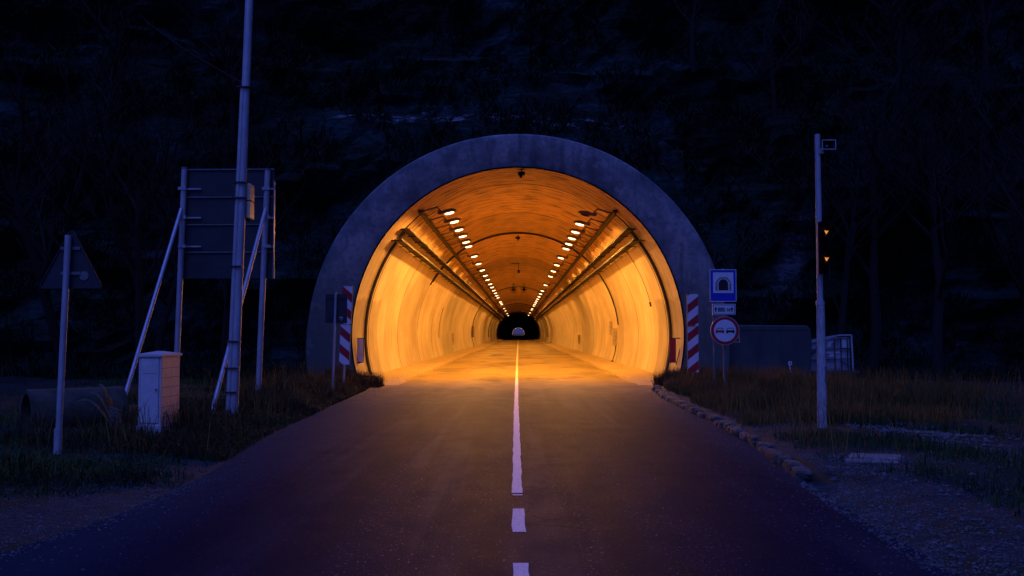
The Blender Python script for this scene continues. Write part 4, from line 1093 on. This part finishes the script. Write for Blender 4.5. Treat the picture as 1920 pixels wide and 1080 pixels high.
P_, H_ = scatter(6000, gd2); blades('dry_grass', P_, H_, np.random.default_rng(5).uniform(.006, .011, len(P_)), .35, M['dry'], 'dry grass tufts on the left verge near the tunnel mouth', 5)
def gf():   # tufts at the two feet of the collar
    s1 = random.choice((-1, 1)); x = s1 * random.uniform(4.2, 5.9) ; y = random.uniform(30.3, 31.7)
    if abs(x) < 4.6 and y > 31.2: return None
    return x, y, random.uniform(.25, .62)
P_, H_ = scatter(7000, gf); blades('portal_weeds', P_, H_, np.random.default_rng(6).uniform(.008, .014, len(P_)), .4, M['weed'], 'dark bushy weeds at both feet of the tunnel collar', 6)
def gk():   # hillside undergrowth
    x = random.uniform(-22, 22); z = random.uniform(.0, 16)
    if math.hypot(x, z - TC_Z) < 6.6: return None
    return x, z
def undergrowth(n):
    pts = []; hs = []
    while len(pts) < n:
        q = gk()
        if q is None: continue
        x, z = q; d = dens(x, z, 17)
        if random.random() > .5 + d * 1.9: continue
        pts.append((x, cliff_y(x, z) - .02, z)); hs.append(random.uniform(.15, .55))
    return pts, np.array(hs)
P_, H_ = undergrowth(60000); blades('cliff_undergrowth', P_, H_, np.random.default_rng(8).uniform(.02, .07, len(P_)), 1.2, grass_mat('undergrowth', (.005, .013, .006), (.014, .026, .012), (.004, .010, .005)), 'dark undergrowth clinging to the cliff around the tunnel', 8)

def gstalk():
    s1 = random.choice((-1, 1)); y = random.uniform(13, 31.5); e = lerp(RIGHT if s1 > 0 else LEFT, y) + s1 * .3; x = e + s1 * abs(random.gauss(0, 1.6))
    if dens(x, y, 21) < .05 or (x > 6.3 and y > 30.3): return None
    return x, y, random.uniform(.45, .95)
P_, H_ = scatter(1500, gstalk); blades('tall_stalks', P_, H_, np.random.default_rng(12).uniform(.007, .014, len(P_)), .28, M['dry'], 'tall dead weed stalks standing out of both verges', 12)
def gfoot():
    x = random.choice((-1, 1)) * random.uniform(6.8, 20); y = random.uniform(30.5, 34.6)
    if 6 < x < 11 and y < 34: return None
    return x, y, random.uniform(.25, .95) * (.6 + max(0, dens(x, y, 2)))
P_, H_ = scatter(12000, gfoot); blades('foot_undergrowth', P_, H_, np.random.default_rng(9).uniform(.02, .06, len(P_)), .8, bpy.data.materials['undergrowth'], 'dark undergrowth along the foot of the cliff', 9)

# ------------------------------------------------------------------ bare trees
def bare_tree(x, y, z, h, seed, label, lean=0):
    rr = random.Random(seed); r = empty('bare_tree', (x, y, z)); tag(r, label, 'tree', 'bare trees on the dark hillside')
    trunk = MB(); br = MB(); fine = []
    def grow(p, d, L, rad, depth):
        n = 4; pts = [p]; q = p.copy(); dd = d.copy(); rs = [rad]
        for i in range(n):
            dd = (dd + Vector((rr.uniform(-.16, .16), rr.uniform(-.16, .16), rr.uniform(-.02, .14)))).normalized(); q = q + dd * L / n; pts.append(q.copy()); rs.append(rad * (1 - .6 * (i + 1) / n))
        (trunk if depth == 0 else br).tube(pts, rs, 8 if depth == 0 else (4 if depth < 3 else 3), caps=False)
        if depth >= 4: return
        k = (7, 5, 4, 3)[depth]
        for j in range(k):
            s_ = rr.uniform(.35 if depth == 0 else .2, 1); i0 = min(n - 1, int(s_ * n)); pp = pts[i0].lerp(pts[i0 + 1], s_ * n - i0)
            ax = Vector((rr.uniform(-1, 1), rr.uniform(-1, 1), rr.uniform(-.1, .6))).normalized(); nd = (dd * .75 + ax * .85).normalized()
            grow(pp, nd, L * rr.uniform(.42, .66), max(.006, rad * (.5 if depth else .42)), depth + 1)
    grow(Vector((0, 0, -.2)), Vector((lean, 0, 1)).normalized(), h * .62, h * .017, 0)
    trunk.build('trunk', M['trunk'], r, smooth=True); br.build('crown', M['twig'], r)
T = [(-10.2, 27, 9, 'bare tree standing behind the triangular sign, trunk dark'), (-13.5, 30, 11, 'tall bare tree at the far left edge of the hillside'), (-8.9, 30.5, 8, 'bare tree standing behind the large sign panel'),
     (-15.5, 26, 10, 'bare tree leaning at the left border of the picture'), (-12, 33, 9, 'thin bare tree behind the concrete pipe, close under the cliff'),
     (10.8, 33.5, 9, 'bare tree growing behind the caged tank'), (13.2, 31.5, 11, 'tall bare tree right of the signal post'), (15.8, 29.5, 10, 'bare tree at the right border of the picture'), (11.9, 35.5, 12, 'bare tree high behind the signal post'), (17, 33, 12, 'bare tree in the far right corner of the hillside')]
for i, (x, y, h, lab) in enumerate(T):
    yy = min(y, cliff_y(x, .3) - .3); bare_tree(x, yy, gz(x, yy), h, 30 + i, lab, random.uniform(-.12, .12))
UP = [(6.5, 11.5, 6, 'small bare tree on the cliff above the right of the collar'), (9.5, 9.0, 7, 'bare tree rooted halfway up the right cliff'), (13.5, 8, 8, 'bare tree rooted high on the far right cliff'), (-10.5, 8.5, 7, 'bare tree rooted on the cliff above the large sign panel'), (-14.5, 8, 8, 'bare tree rooted high on the far left cliff'), (16.8, 10.5, 7, 'bare tree at the top right corner of the cliff')]
for i, (x, z, h, lab) in enumerate(UP): bare_tree(x, cliff_y(x, z) + .1, z, h, 60 + i, lab)
